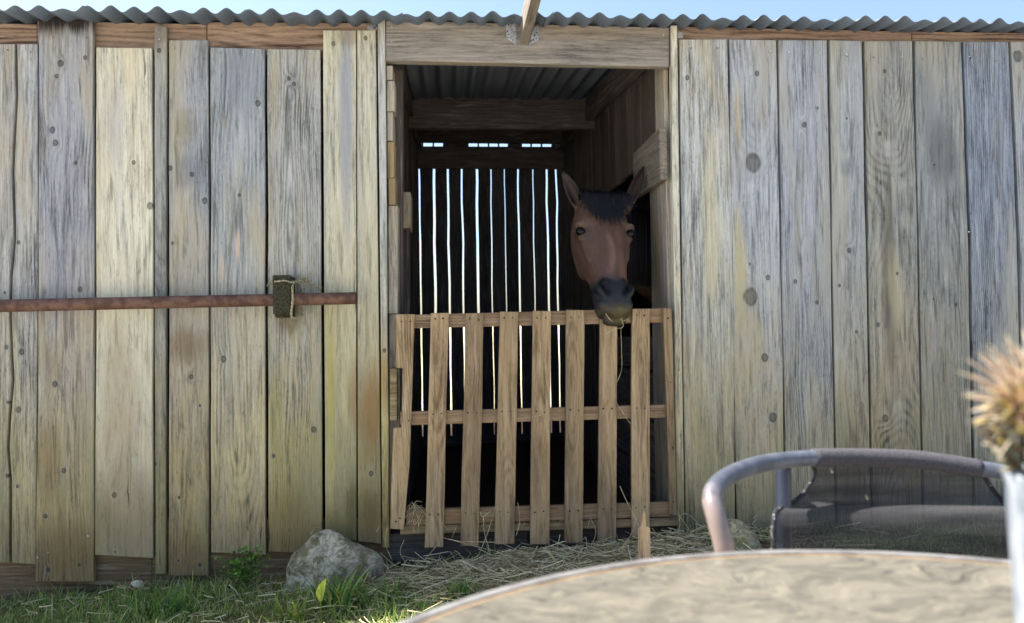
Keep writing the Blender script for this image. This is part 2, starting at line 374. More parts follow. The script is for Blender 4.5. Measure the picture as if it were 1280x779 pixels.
# hidden to the left of the frame
B([(-150, 56), (-152, 705)], [(-84, 56), (-85, 705)], (140, 140, 145), (120, 112, 86))
B([(-82, 56), (-83, 705)], [(-22, 56), (-23, 705)], (150, 148, 140), (124, 114, 86))
crk = [(19, 55), (20, 120), (15, 215), (17, 275), (17, 300), (13, 345), (12, 400), (15, 475), (11, 520), (9, 560), (12, 600), (12, 704)]
B([(-20, 55), (-21, 704)], [(x-1, y) for x, y in crk], (152, 152, 158), (128, 120, 92), knots=[(10, 503, 3), (6, 366, 3), (8, 434, 3), (9, 595, 3)], ring=.3, fib=.7, ew=.0005)
B([(x+2, y) for x, y in crk], [(47, 55), (48, 300), (46, 500), (45, 706)], (150, 151, 158), (128, 120, 92), knots=[(23, 303, 4), (23, 512, 5), (22, 608, 4), (27, 440, 5)], ring=.3, fib=.8, ew=.0006)
B([(49, 20), (49, 300), (47, 500), (45, 727)], [(117, 24), (118, 300), (118, 727)], (134, 135, 145), (126, 113, 82), seed=5.1, dy=(-.004, -.008), freq=75,
  knots=[(67, 163, 5), (71, 179, 5), (96, 204, 4.5), (77, 80, 5), (72, 96, 4), (101, 362, 6), (70, 480, 6), (81, 588, 5.5), (108, 73, 4), (58, 645, 3), (100, 706, 3), (61, 712, 3)],
  patches=[(84, 24, 60, 20, (40, 35, 36), 1.1), (62, 575, 16, 50, (88, 72, 56), .45), (62, 450, 13, 30, (120, 98, 62), .35), (84, 690, 60, 40, (106, 88, 60), .6)],
  split=[(102, 90, 130, .0035), (79, 282, 300, .004), (105, 290, 312, .004)], ring=.6)
B([(119.5, 59), (119.5, 350), (118.5, 694)], [(190, 60), (191, 350), (191, 698)], (180, 176, 165), (136, 128, 108), seed=8.6, ring=.15, fib=.6, blotch=.55, warm=lin(184, 174, 150), con=.75,
  knots=[(167, 203, 4.5), (188, 257, 5), (143, 619, 4.5), (144, 690, 3), (161, 618, 2)], split=[(180, 58, 105, .004), (136, 60, 76, .003), (160, 590, 640, .0025)],
  patches=[(150, 480, 26, 90, (146, 128, 104), .55), (150, 640, 60, 60, (128, 112, 84), .5), (140, 150, 20, 60, (160, 158, 156), .5)], zlo=.1, zhi=.9)
B([(192.5, 31), (193, 400), (194, 718)], [(208, 33), (207.5, 400), (207.5, 718)], (128, 129, 130), (104, 96, 70), seed=11.2, freq=100, knots=[(199, 63, 4), (194, 580, 3)], ew=.001,
  split=[(200, 680, 716, .004)], patches=[(200, 40, 14, 20, (96, 84, 78), .6)])
B([(210.5, 50), (210.5, 400), (210.5, 720)], [(260.5, 50), (261, 720)], (130, 132, 140), (120, 107, 76), seed=13.7, freq=80,
  knots=[(240, 218, 5), (213, 210, 4), (256, 251, 4), (239, 471, 5), (216, 304, 3), (250, 507, 3), (223, 701, 3), (250, 706, 3), (224, 622, 3)],
  patches=[(236, 432, 26, 24, (104, 84, 54), .62), (236, 700, 40, 40, (110, 88, 64), .5), (234, 215, 24, 26, (98, 102, 110), .5), (230, 160, 16, 30, (126, 118, 84), .45)], split=[(232, 660, 700, .002)])
B([(262.5, 59), (263, 400), (263, 691)], [(331, 61), (332, 694)], (136, 140, 148), (134, 124, 94), seed=17.9, freq=62, ring=.75, wob=.1,
  knots=[(279, 449, 4), (299, 244, 3), (322, 129, 4)], patches=[(297, 310, 3, 24, (186, 164, 142), .85), (277, 335, 4, 18, (178, 164, 144), .7), (300, 100, 30, 50, (110, 118, 132), .5)],
  split=[(284, 420, 440, .003), (326, 640, 690, .003)])
B([(333.5, 61), (334.5, 400), (335, 690)], [(400.5, 62), (402, 400), (403, 693)], (142, 143, 146), (124, 114, 78), seed=21.3, freq=105, ring=.8, u0=-.005, d0=.02, wob=.035,
  knots=[(367, 105, 4.5), (361, 98, 3), (392, 537, 4.5), (342, 570, 4)], patches=[(362, 395, 20, 26, (90, 76, 52), .75), (367, 105, 10, 22, (108, 108, 112), .6), (345, 520, 8, 90, (116, 116, 76), .4), (368, 660, 40, 60, (112, 94, 60), .5)],
  split=[(371, 440, 480, .002), (336, 640, 690, .003)])
B([(403.5, 38), (405, 400), (406.5, 672)], [(445.5, 38), (445.5, 250), (446, 676)], (166, 163, 151), (134, 127, 94), seed=24.4, ring=.2, fib=.6, blotch=.5, con=.75, dy=(-.003, -.003), ew=.0006,
  patches=[(433, 150, 9, 140, (132, 136, 148), .85), (436, 45, 20, 14, (120, 108, 98), .6), (414, 480, 9, 130, (166, 156, 84), .65), (443, 500, 9, 60, (138, 108, 76), .7), (441, 640, 14, 60, (66, 66, 36), .7), (420, 660, 20, 30, (100, 90, 50), .6)],
  split=[(444, 330, 400, .002)], knots=[(417, 55, 3)])
B([(446.2, 38), (446.2, 250), (447, 677)], [(470, 38), (474, 400), (477, 680)], (164, 161, 150), (126, 117, 84), seed=24.4, u0=-.1, ring=.2, fib=.6, blotch=.5, con=.75, dy=(-.003, -.003), ew=.0006,
  patches=[(462, 520, 22, 80, (126, 94, 52), .8), (450, 250, 8, 160, (158, 156, 144), .4), (462, 640, 20, 50, (92, 74, 44), .7)], knots=[(457, 48, 3), (464, 592, 4)], split=[(470, 560, 600, .002)])
# jamb strips each side of the doorway
B([(472.5, 26), (476, 400), (478.5, 684)], [(481.5, 26), (484.5, 400), (487, 684)], (158, 158, 160), (130, 118, 74), seed=27, freq=110, dy=(-.012, -.012), th=.04, ew=.001, knots=[(481, 438, 3)],
  patches=[(480, 470, 8, 40, (150, 118, 62), .6)], name='jamb_strip')
B([(837.5, 33), (844, 560), (846, 668)], [(845.5, 33), (853, 560), (855, 668)], (178, 174, 166), (140, 130, 104), seed=29, freq=110, dy=(-.012, -.012), th=.04, ew=.001, name='jamb_strip')
# right of the doorway
B([(848.5, 49), (856.5, 668)], [(909.5, 49), (917.5, 400), (919.5, 670)], (160, 162, 166), (118, 110, 86), seed=31.3, ring=.1, fib=.9, freq=60, con=.8,
  knots=[(859, 97, 5)], patches=[(888, 300, 14, 120, (178, 168, 128), .5), (890, 180, 12, 50, (176, 168, 140), .45)], split=[(862, 50, 92, .004)])
B([(911.5, 49), (914, 300), (921.5, 672)], [(970.5, 50), (976, 300), (982.5, 672)], (146, 150, 162), (118, 110, 88), seed=34.9, ring=.35, freq=60,
  knots=[(942, 204, 12), (938, 371, 11), (960, 347, 4.5), (956, 447, 6), (966, 522, 6), (937, 330, 2), (946, 92, 4)],
  patches=[(922, 150, 8, 60, (168, 156, 118), .6), (925, 330, 9, 70, (172, 162, 116), .6), (940, 420, 24, 60, (150, 140, 108), .4)])
B([(973, 50), (976, 300), (984.5, 672)], [(1034, 50), (1039, 300), (1045, 672)], (136, 141, 156), (112, 106, 88), seed=38.2, freq=120, ring=.7, d0=.015, wob=.03,
  knots=[(1005, 156, 4), (1022, 135, 2.5), (994, 352, 3), (1021, 378, 4)])
B([(1037, 50), (1040, 300), (1047.5, 672)], [(1077.5, 51), (1083, 300), (1089.5, 672)], (132, 136, 144), (112, 104, 82), seed=41.1, freq=100, ring=.6, knots=[(1061, 313, 6), (1058, 148, 3), (1049, 357, 2.5), (1070, 415, 2.5)],
  patches=[(1060, 210, 14, 14, (106, 116, 124), .6), (1062, 620, 20, 100, (96, 86, 68), .5)])
B([(1080.5, 51), (1085, 300), (1092, 672)], [(1140.5, 51), (1147, 300), (1153.5, 672)], (124, 125, 126), (106, 97, 76), seed=44.7, freq=85, ring=.8, wob=.1,
  knots=[(1106, 89, 4.5), (1100, 167, 5), (1122, 342, 3), (1107, 523, 6), (1098, 406, 3)],
  patches=[(1109, 185, 7, 20, (160, 160, 160), .8), (1112, 330, 10, 150, (82, 78, 68), .7), (1120, 360, 10, 60, (164, 158, 130), .5)])
B([(1143.5, 51), (1148, 300), (1156, 672)], [(1201.5, 52), (1211, 300), (1217, 672)], (114, 118, 124), (100, 95, 80), seed=47.3, freq=90, ring=.5,
  knots=[(1167, 374, 3), (1195, 381, 3), (1168, 206, 3)], patches=[(1180, 190, 26, 50, (86, 88, 92), .7), (1160, 130, 12, 80, (108, 110, 112), .5)])
B([(1204, 52), (1213.5, 300), (1219.5, 672)], [(1261, 52), (1272, 300), (1279, 672)], (116, 124, 142), (108, 106, 94), seed=50.8, freq=110, ring=.9, d0=.015, wob=.035, knots=[(1213, 72, 3)])
B([(1263.5, 52), (1275, 300), (1281.5, 672)], [(1322, 52), (1333, 300), (1340, 672)], (132, 137, 150), (112, 108, 92), seed=53.8, freq=90, ring=.7, knots=[(1272, 70, 8)])
B([(1325, 53), (1343, 672)], [(1384, 53), (1402, 672)], (130, 134, 144), (112, 108, 92))
B([(1387, 53), (1405, 672)], [(1440, 54), (1460, 672)], (130, 134, 144), (112, 108, 92))

def zat(px, py, Y): return at(px, py, Y).z
XL, XR = -3.3, 3.9                     # ends of the building
xdl, xdr = at(490, 400, 0).x, at(838, 400, 0).x      # doorway clear opening
# generic boards beyond the frame so the shade falls right
m_gen = weather('weathered_board', (136, 138, 144), (116, 108, 86), freq=80)
def zboard(name, x0, x1, Y, z0, z1, m, th=.024, axis='y'):
    return box(name, (x0, Y, z0), (x1, Y+th, z1), m, barn, .002)
x = at(-154, 400, 0).x
while x > XL:
    zboard('wall_board', x-.24, x-.004, 0, .02, 2.33, m_gen); x -= .243
x = at(1462, 400, 0).x
while x < XR:
    zboard('wall_board', x+.004, x+.24, 0, .03, 2.33, m_gen); x += .243

# plates, fascia, sill
def hbeam(name, p0, p1, Y, th, m, extra0=0, extra1=0):
    """horizontal timber: p0 = (px, ytop, ybottom) at the left end, p1 at the right end"""
    return plank(name, [(p0[0], p0[1]), (p0[0], p0[2])], [(p1[0], p1[1]), (p1[0], p1[2])], Y, th, m, barn, wob=.0008, seg=3)
hbeam('fascia_board', (-200, 24, 62), (46, 30, 64), .026, .04, M_fascia)
hbeam('fascia_board', (46.6, 26, 66), (258, 30, 68), .027, .04, M_fascia)
hbeam('fascia_board', (258.6, 27, 66), (474, 29, 72), .026, .04, M_fascia)
hbeam('fascia_board', (846, 33, 72), (1140, 39, 74), .026, .04, M_fascia)
hbeam('fascia_board', (1140.6, 39, 74), (1500, 44, 80), .027, .04, M_fascia)
M_sill = wood('sill_timber', lin(128, 106, 84), lin(72, 58, 44), axis='X', freq=50, blotch=.9, warm=lin(86, 80, 58))
hbeam('sill_board', (-200, 640, 755), (190, 650, 750), .028, .04, M_sill)
hbeam('sill_board', (190.6, 650, 750), (488, 650, 735), .027, .04, M_sill)
hbeam('sill_board', (850, 600, 680), (1500, 600, 668), .027, .04, M_dark)
hd = hbeam('header_beam', (482.5, 26, 76), (837, 34, 83), -.004, .042, M_grayx)
# inner jamb blocks, left
def blk(name, x0, y0, x1, y1, Y, th, m): return plank(name, [(x0, y0), (x0, y1)], [(x1, y0), (x1, y1)], Y, th, m, barn, wob=.001, seg=3, bev=.003)
blk('jamb_block', 483, 82, 491, 100, .012, .12, M_gray); blk('jamb_block', 483.4, 101, 493.5, 139, .004, .1, M_gray)
blk('jamb_block', 484, 140, 491, 176, .014, .14, M_gray); blk('jamb_block', 484, 177, 492.5, 222, .008, .12, M_blk); blk('jamb_block', 485, 222.6, 494, 256, .009, .12, M_blk)
blk('jamb_board', 485.5, 257, 497.5, 392, .018, .10, M_gray)
blk('jamb_board', 486.5, 392.6, 499, 655, .03, .06, M_gray)
blk('jamb_block', 487.5, 461, 496.5, 526, -.022, .09, M_endgrain)
blk('jamb_board', 502, 240, 513, 285, .42, .18, M_gray)
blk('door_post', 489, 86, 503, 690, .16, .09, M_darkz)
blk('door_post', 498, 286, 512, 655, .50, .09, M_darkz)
# right jamb: vertical boards running inwards, then a thick horizontal board end
def side_board(name, x, y0, y1, z0, z1, m, th=.022): return box(name, (x, y0, z0), (x+th, y1, z1), m, barn, .002)
xr = xdr+.004
side_board('jamb_board', xr, .045, .19, .05, 2.33, M_gray); side_board('jamb_board', xr+.004, .194, .33, .05, 1.9, M_gray)
zt, zb = zat(833, 160, 0), zat(833, 225, 0)
mm = M_gray
box('jamb_block', (xdr-.036, -.006, zb), (xdr-.001, .48, zt), wood('grey_beam_along', lin(124, 118, 106), lin(74, 70, 64), axis='Y', freq=70), barn, .004)
# partition right, above and behind the side opening
y = .2; i = 0
while y < 3.1:
    wd = rnd.uniform(.13, .17); z0 = 1.86 if y < 1.32 else 0.02
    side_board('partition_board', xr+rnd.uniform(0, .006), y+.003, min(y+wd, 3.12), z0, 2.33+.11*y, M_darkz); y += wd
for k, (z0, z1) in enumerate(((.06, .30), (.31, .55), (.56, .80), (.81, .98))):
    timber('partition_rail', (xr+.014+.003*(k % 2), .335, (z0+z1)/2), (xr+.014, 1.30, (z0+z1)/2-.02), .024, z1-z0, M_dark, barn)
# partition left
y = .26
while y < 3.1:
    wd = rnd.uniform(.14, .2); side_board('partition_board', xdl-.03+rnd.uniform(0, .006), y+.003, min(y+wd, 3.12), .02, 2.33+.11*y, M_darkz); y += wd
# inner beams
Yb = 1.67
plank('cross_beam', [(500, 122), (500, 160)], [(752, 123), (752, 161)], Yb, .05, M_dark, barn, wob=.0005, seg=2)
plank('cross_beam', [(514, 158), (514, 177)], [(742, 160), (742, 179)], 2.75, .05, M_dark, barn, wob=.0005, seg=2)
plank('top_plate', [(460, 183.5), (460, 210)], [(760, 184.5), (760, 211)], 3.085, .04, M_dark, barn, wob=.0005, seg=2)
timber('rafter', (xdr-.03, .04, 2.33), (xdr-.03, 3.12, 2.62), .05, .14, M_dark, barn)
timber('rafter', (xdl+.0, .04, 2.33), (xdl+.0, 3.12, 2.62), .05, .10, M_dark, barn)
for xx in (-2.7, -1.6, 1.9, 2.8): timber('rafter', (xx, .07, 2.30), (xx, 3.12, 2.60), .05, .10, M_dark, barn)

# back wall: narrow boards with daylight between them
YB = 3.15
def back_boards():
    gx = [525, 543, 561, 578.5, 597, 614.5, 632, 649, 667.5, 685, 696.5]
    gw = [2.1, 2.9, 2.3, 2.0, 2.9, 1.3, 1.0, 2.1, 1.3, 2.5, 2.3]
    xs = [at(g, 300, YB).x for g in gx]; ws = [g/146. for g in gw]
    for i in range(len(xs)+1):
        l = xs[i-1]+ws[i-1]/2 if i else xdl-.03
        r = xs[i]-ws[i]/2 if i < len(xs) else xs[-1]+.12
        n = 14; bm = bmesh.new(); c = Vector(((l+r)/2, YB, .0)); ph = i*7.7
        zt = 2.46; L = []; Rr = []
        for k in range(n+1):
            z = zt*k/n
            fl = .55+.9*abs(mnoise.noise(Vector((i*3.1, z*1.3, 0)))); dl = (.003+.010*z/2.6)*mnoise.noise(Vector((i*9.1, z*2.6, 2))); dr = (.003+.010*z/2.6)*mnoise.noise(Vector(((i+1)*9.1, z*2.6, 2)))
            low = .004 if z < .95 else 0.
            L.append((l-c.x+dl-low*(.5+mnoise.noise(Vector((i, z*16, 5)))), z)); Rr.append((r-c.x+dr+low*(.5+mnoise.noise(Vector((i, z*16, 9)))), z))
        lp = L+Rr[::-1]
        f = [bm.verts.new((a, 0, b)) for a, b in lp]; b_ = [bm.verts.new((a, .02, b)) for a, b in lp]
        bm.faces.new(f); bm.faces.new(b_[::-1])
        for k in range(len(f)): bm.faces.new((f[k], b_[k], b_[(k+1) % len(f)], f[(k+1) % len(f)]))
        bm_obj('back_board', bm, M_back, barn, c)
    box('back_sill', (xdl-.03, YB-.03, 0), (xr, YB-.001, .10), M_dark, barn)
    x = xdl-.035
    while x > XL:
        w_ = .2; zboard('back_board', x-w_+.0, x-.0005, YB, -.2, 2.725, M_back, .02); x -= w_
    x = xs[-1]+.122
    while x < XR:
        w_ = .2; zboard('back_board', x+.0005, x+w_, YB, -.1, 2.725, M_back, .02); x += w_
back_boards()
def closures():
    zs0, zs1 = at(600, 186, 3.1).z, 2.70; box('closure_block', (at(505, 180, 3.1).x, 3.127, at(600, 190, 3.1).z), (at(712, 180, 3.1).x, 3.1485, at(600, 182.3, 3.1).z), M_dark, barn, 0); segs = [(505, 516), (553.5, 586), (635, 653), (690, 712)] + [(a, a+2.) for a in (527, 540.5, 597, 610, 622.5, 663.5, 676.5)]
    for a, b in segs: box('closure_block', (at(a, 180, 3.1).x, 3.128, zs0), (at(b, 180, 3.1).x, 3.149, zs1), M_dark, barn, 0)
closures()
for X0 in (XL-.03, XR+.005):
    y = .03
    while y < 3.12:
        box('end_board', (X0, y, 0), (X0+.022, min(3.15, y+.198), 2.33+.11*y), m_gen, barn, .002); y += .2

# corrugated roof: sheets of eight waves, lapped
def roof():
    y0, y1 = -.135, 3.42; pitch = .0915; amp = .0125
    za = zat(640, 26, 0)+.012+.0; x = XL-.12; k = 0; s = 0
    # slight cross fall read from the photograph's eave line
    zl, zr_ = zat(0, 27.5, 0), zat(1280, 41, 0); xl_, xr_ = at(0, 27, 0).x, at(1280, 41, 0).x
    def zc(x): return zl+(zr_-zl)*(x-xl_)/(xr_-xl_)
    while x < XR+.1:
        n = 7; bm = bmesh.new(); xs = np.linspace(0, pitch*(n+.35), int((n+.35)*12)+1); ys = [y0+rnd.uniform(-.012, .012), 0., 1., 2., y1]
        amps = [rnd.uniform(.85, 1.15)*(.55 if (j % 5) == (s*3) % 5 else 1.) for j in range(n+2)]
        g = []
        for yy in ys:
            row = []
            for u in xs:
                ph = u/pitch; a = amp*amps[int(ph)]
                zz = zc(x+u) + .11*yy + (1-math.cos(ph*2*math.pi))*a + .0016 + (.0022 if s % 2 else 0) + (.004*math.exp(-((u-xs[-1])/.03)**2))
                if yy < 0: zz += .003*mnoise.noise(Vector((x+u, 5, 0)))*2
                row.append(bm.verts.new((u, yy-y0, zz-2.3)))
            g.append(row)
        for a in range(len(g)-1):
            for b in range(len(xs)-1): bm.faces.new((g[a][b], g[a][b+1], g[a+1][b+1], g[a+1][b]))
        o = bm_obj('roof_sheet', bm, M_roof, barn, (x, y0, 2.3), True)
        sm = o.modifiers.new('thickness', 'SOLIDIFY'); sm.thickness = .0008; sm.offset = 1
        x += pitch*n; s += 1
roof()

# pergola beam coming forward from the header, in a galvanised hanger
pb = at(656, 54, -.006); pq = Vector((pb.x, -2.9, pb.z))
timber('projecting_beam', (pb.x, -.006, pb.z+.052), (pb.x, -2.9, pb.z+.052), .040, .104, wood('grey_joist', lin(138, 130, 120), lin(92, 84, 78), axis='X', freq=60, ring=.3), barn)
def hanger():
    for side, pts in ((-1, [(632.5, 27), (645.5, 27), (645.5, 57), (642, 54), (633.5, 48)]), (1, [(673, 31), (673, 50), (661.5, 57), (664, 46), (668, 34)])):
        P = [at(a, b, -.009) for a, b in pts]; c = P[0].copy(); bm = bmesh.new()
        f = [bm.verts.new(p-c) for p in P]; b2 = [bm.verts.new(p-c+Vector((0, .003, 0))) for p in P]
        bm.faces.new(f); bm.faces.new(b2[::-1])
        for i in range(len(f)): bm.faces.new((f[i], b2[i], b2[(i+1) % len(f)], f[(i+1) % len(f)]))
        pl = bm_obj('joist_hanger', bm, M_galv, barn, c)
        bm = bmesh.new()
        hp = [(636, 31), (640, 30), (634.5, 39), (636, 43), (640, 37), (635, 47), (641, 50)] if side < 0 else [(668.5, 44), (670.5, 48), (671, 41), (664, 51), (667, 50)]
        for a, b in hp:
            q = at(a, b, -.0095)-c
            bmesh.ops.create_circle(bm, cap_ends=True, segments=8, radius=.0032, matrix=Matrix.Translation(q) @ Matrix.Rotation(R(90), 4, 'X'))
        tag(bm_obj('nail', bm, M_hole, barn, c), kind='stuff')
    tube('tie_wire', smooth_path([at(462, 33, -.0), at(468, 32, -.012), at(471, 36, -.004), at(465, 37, -.006), at(460, 36, -.004)]), .0016, M_galv, barn, 5)
hanger()
# small galvanised straps at the plate ends
for (a, b, c_, d) in ((459, 31, 468, 37), (847, 40, 854, 48)):
    blk('metal_strap', a, b, c_, d, .022, .0035, M_galv)
# nail heads
def nails():
    bm = bmesh.new(); o0 = Vector(barn.location)
    pts = [(65.5, 46.5), (108, 46.5), (199, 49.5), (217, 60), (316, 65), (387, 66), (275, 66), (9, 62), (37, 65), (925, 61), (963, 64), (986, 65), (1024, 66), (1059, 70), (1093, 71.5), (1127, 70), (1155, 73.5), (1193, 73), (1212, 71),
           (1246, 76), (864, 60), (897, 60), (490, 34), (490, 52), (832, 60), (829, 44), (60, 691), (110, 670), (47, 697), (1058, 68), (1211, 290)]
    for a, b in pts:
        q = at(a, b, -.0125 if 40 < a < 120 or 480 < a < 840 else -.0075)
        bmesh.ops.create_cone(bm, cap_ends=True, segments=8, radius1=.0042, radius2=.003, depth=.003, matrix=Matrix.Translation(q-o0) @ Matrix.Rotation(R(90), 4, 'X'))
    o = bm_obj('nail_head', bm, M_nail, barn, o0); tag(o, kind='stuff')
nails()

# ================================================================== PALLET GATE
gate = empty('pallet_gate', at(665, 690, -.05)); gate.location.z = 0.02
tag(gate, 'half-height gate made from a brown wooden pallet, closing the stable doorway', 'gate')
def gp(name, L, Rt, Y, th, m, **k): return plank(name, L, Rt, Y, th, m, gate, **k)
def hrail(name, a, b, Y, th, m): return gp(name, [(a[0], a[1]), (a[0], a[2])], [(b[0], b[1]), (b[0], b[2])], Y, th, m, wob=.0006, seg=2, bev=.002)
# rails are horizontal: cut from the same stock with the grain sideways
hrail('rail', (497, 394, 411), (838, 385, 403), -.040, .02, M_rail)
hrail('rail', (500, 515, 532), (834, 506, 522), -.040, .02, M_rail)
hrail('rail', (508, 637, 657), (838, 628, 646), -.040, .02, M_rail)
hrail('bottom_board', (500, 658, 669), (850, 647, 657), -.030, .07, M_gray_h := wood('grey_bottom_rail', lin(150, 134, 104), lin(92, 78, 58), axis='X', freq=60))
slats = [((538.5, 561), (531, 554), 391, 685), ((582, 604.5), (575.5, 598.5), 391, 683), ((625, 647.5), (618.5, 643.5), 390, 681), ((666, 688.5), (663, 687), 389, 681),
         ((708, 731), (706, 728.5), 388, 679), ((750, 772), (748, 770.5), 387, 677), ((790, 812.5), (790, 812.5), 386, 675)]
for (t, b, y0, y1) in slats:
    j = rnd.uniform(-.8, .8)
    gp('slat', [(t[0], y0+j), (b[0], y1)], [(t[1], y0+.3*j), (b[1], y1+rnd.uniform(-1, 1))], -.062+rnd.uniform(-.002, .001), .020, M_gate, wob=.0012)
gp('slat', [(829, 385), (835, 560), (838, 644)], [(839.5, 385), (844, 560), (846.5, 645)], -.061, .02, M_gate, wob=.001)
gp('slat', [(495, 393), (495, 459.5), (503.5, 460.5), (502, 534.5), (492, 535.5), (490, 580), (487.5, 661)], [(518, 393), (516, 460), (515, 500), (513.5, 535), (512, 580), (508, 620), (504.5, 662)], -.063, .021, M_gate, wob=.0006, bev=0)
def gate_nails():
    bm = bmesh.new(); o0 = Vector(gate.location)
    P = [(502, 402), (513, 402), (511, 526)]
    for (t, b, y0, y1) in slats:
        for f, yy in ((0.03, y0+8), (.43, None), (.86, None)):
            k = f; xm0 = t[0]+(b[0]-t[0])*k; yy = y0+(y1-y0)*k if yy is None else yy
            P += [(xm0+5.5+rnd.uniform(-.6, .6), yy+rnd.uniform(-1, 1)), (xm0+16+rnd.uniform(-.8, .8), yy+rnd.uniform(-1, 1))]
    P += [(835, 398), (838, 478), (841, 560), (842, 628), (495, 652), (500, 648)]
    for a, b in P:
        q = at(a, b, -.0645)
        bmesh.ops.create_circle(bm, cap_ends=True, segments=7, radius=rnd.uniform(.0028, .0045), matrix=Matrix.Translation(q-o0) @ Matrix.Rotation(R(90), 4, 'X'))
    tag(bm_obj('nail', bm, M_hole, gate, o0), kind='stuff')
gate_nails()
# kick boards and threshold behind the gate foot
hbeam('threshold_board', (486, 668, 705), (660, 662, 700), .012, .05, M_dark)
hbeam('threshold_board', (660.7, 662, 700), (856, 655, 692), .014, .05, M_dark)

# ================================================================== RUSTY POLE AND ITS BRACKET
pa, pb2 = at(0, 382.5, -.075), at(445, 372.8, -.075); d = (pb2-pa).normalized(); pl = pa-d*1.0
pole = empty('rusty_pipe', pl)
tag(pole, 'long straight rusty brown pipe held level against the left wall', 'pipe')
def pipe():
    bm = bmesh.new(); r = .0255; ns = 28; a = Vector((0, 0, 0)); b = pb2-pl
    u = d.cross(Vector((0, 0, 1))).normalized(); v = u.cross(d)
    rows = []
    for p, rr in ((a, r), (b*.5, r), (b-d*.0015, r), (b, r-.0012), (b, r-.005), (b-d*.3, r-.005)):
        rows.append([bm.verts.new(p+(u*math.cos(k*2*math.pi/ns)+v*math.sin(k*2*math.pi/ns))*rr) for k in range(ns)])
    for i in range(len(rows)-1):
        for k in range(ns): bm.faces.new((rows[i][k], rows[i][(k+1) % ns], rows[i+1][(k+1) % ns], rows[i+1][k]))
    bm.faces.new(rows[0]); bm_obj('tube', bm, M_rust, pole, pl, True)
pipe()
def bracket(dx=0., roped=True):
    def P(px, py, Y): q = at(px, py, Y); q.x += dx; return q
    o = P(356, 396, -.06); br = empty('pipe_bracket', o)
    m = M_moss
    def slab(name, px0, py0, px1, py1, Y0, Y1):
        a = P(px0, py0, Y0); b = P(px1, py1, Y0)
        ob = box(name, (a.x, Y0, b.z), (b.x, Y1, a.z), m, br, .004); return ob
    slab('front_block', 340.5, 344, 363.5, 393, -.128, -.104)
    slab('base_block', 343.5, 388, 364, 397, -.1035, -.046)
    slab('back_block', 349, 346, 367, 396, -.0455, -.009)
    return br
br = bracket(); tag(br, 'dark mossy wooden block bracket carrying the pipe end, bound with twine', 'bracket')
bl = bracket(-2.05); tag(bl, 'dark wooden block bracket carrying the far left end of the pipe', 'bracket')
# twine: three strands round the bracket, twisted; rope end spreading on the board
def twine(pts, r=.0028, turns=60, strands=2):
    P = smooth_path(pts, 10); L = len(P); bm = bmesh.new(); o = P[0]
    for s in range(strands):
        q = []
        for i, p in enumerate(P):
            t = (P[min(i+1, L-1)]-P[max(i-1, 0)]).normalized(); u = t.cross(Vector((.3, .9, .2))).normalized(); v = t.cross(u)
            a = i*turns/L + s*2*math.pi/strands; q.append(p-o+(u*math.cos(a)+v*math.sin(a))*r*.75)
        tube_bm(bm, q, r*.8, 5)
    return bm, o
for pts, r in (([at(334, 358, -.004), at(338, 353, -.012), at(344, 352, -0.134), at(356, 351, -0.135), at(364, 353, -0.133), at(366, 352, -.1), at(374, 351, -.06), at(380, 349, -.012), at(390, 354, -.008), at(402, 360, -.003)], .0028),
               ([at(368, 352, -.10), at(365.5, 360, -0.132), at(366, 372, -0.133), at(365, 384, -0.133), at(364, 395, -0.130), at(368, 398, -.1), at(376, 396, -.05), at(378, 386, -.02)], .0036),
               ([at(364, 350, -.04), at(372, 354, -.008), at(377, 362, -.01), at(380, 374, -.03)], .0026),
               ([at(380, 348, -.012), at(381, 356, -.008), at(380, 366, -.012), at(381, 372, -.03)], .0022),
               ([at(372, 347, -.03), at(378, 352, -.03), at(384, 349, -.008), at(378, 346, -.02), at(371, 349, -.03)], .003)):
    bm, o = twine(pts, r); bm_obj('twine', bm, M_rope, br, o, True)

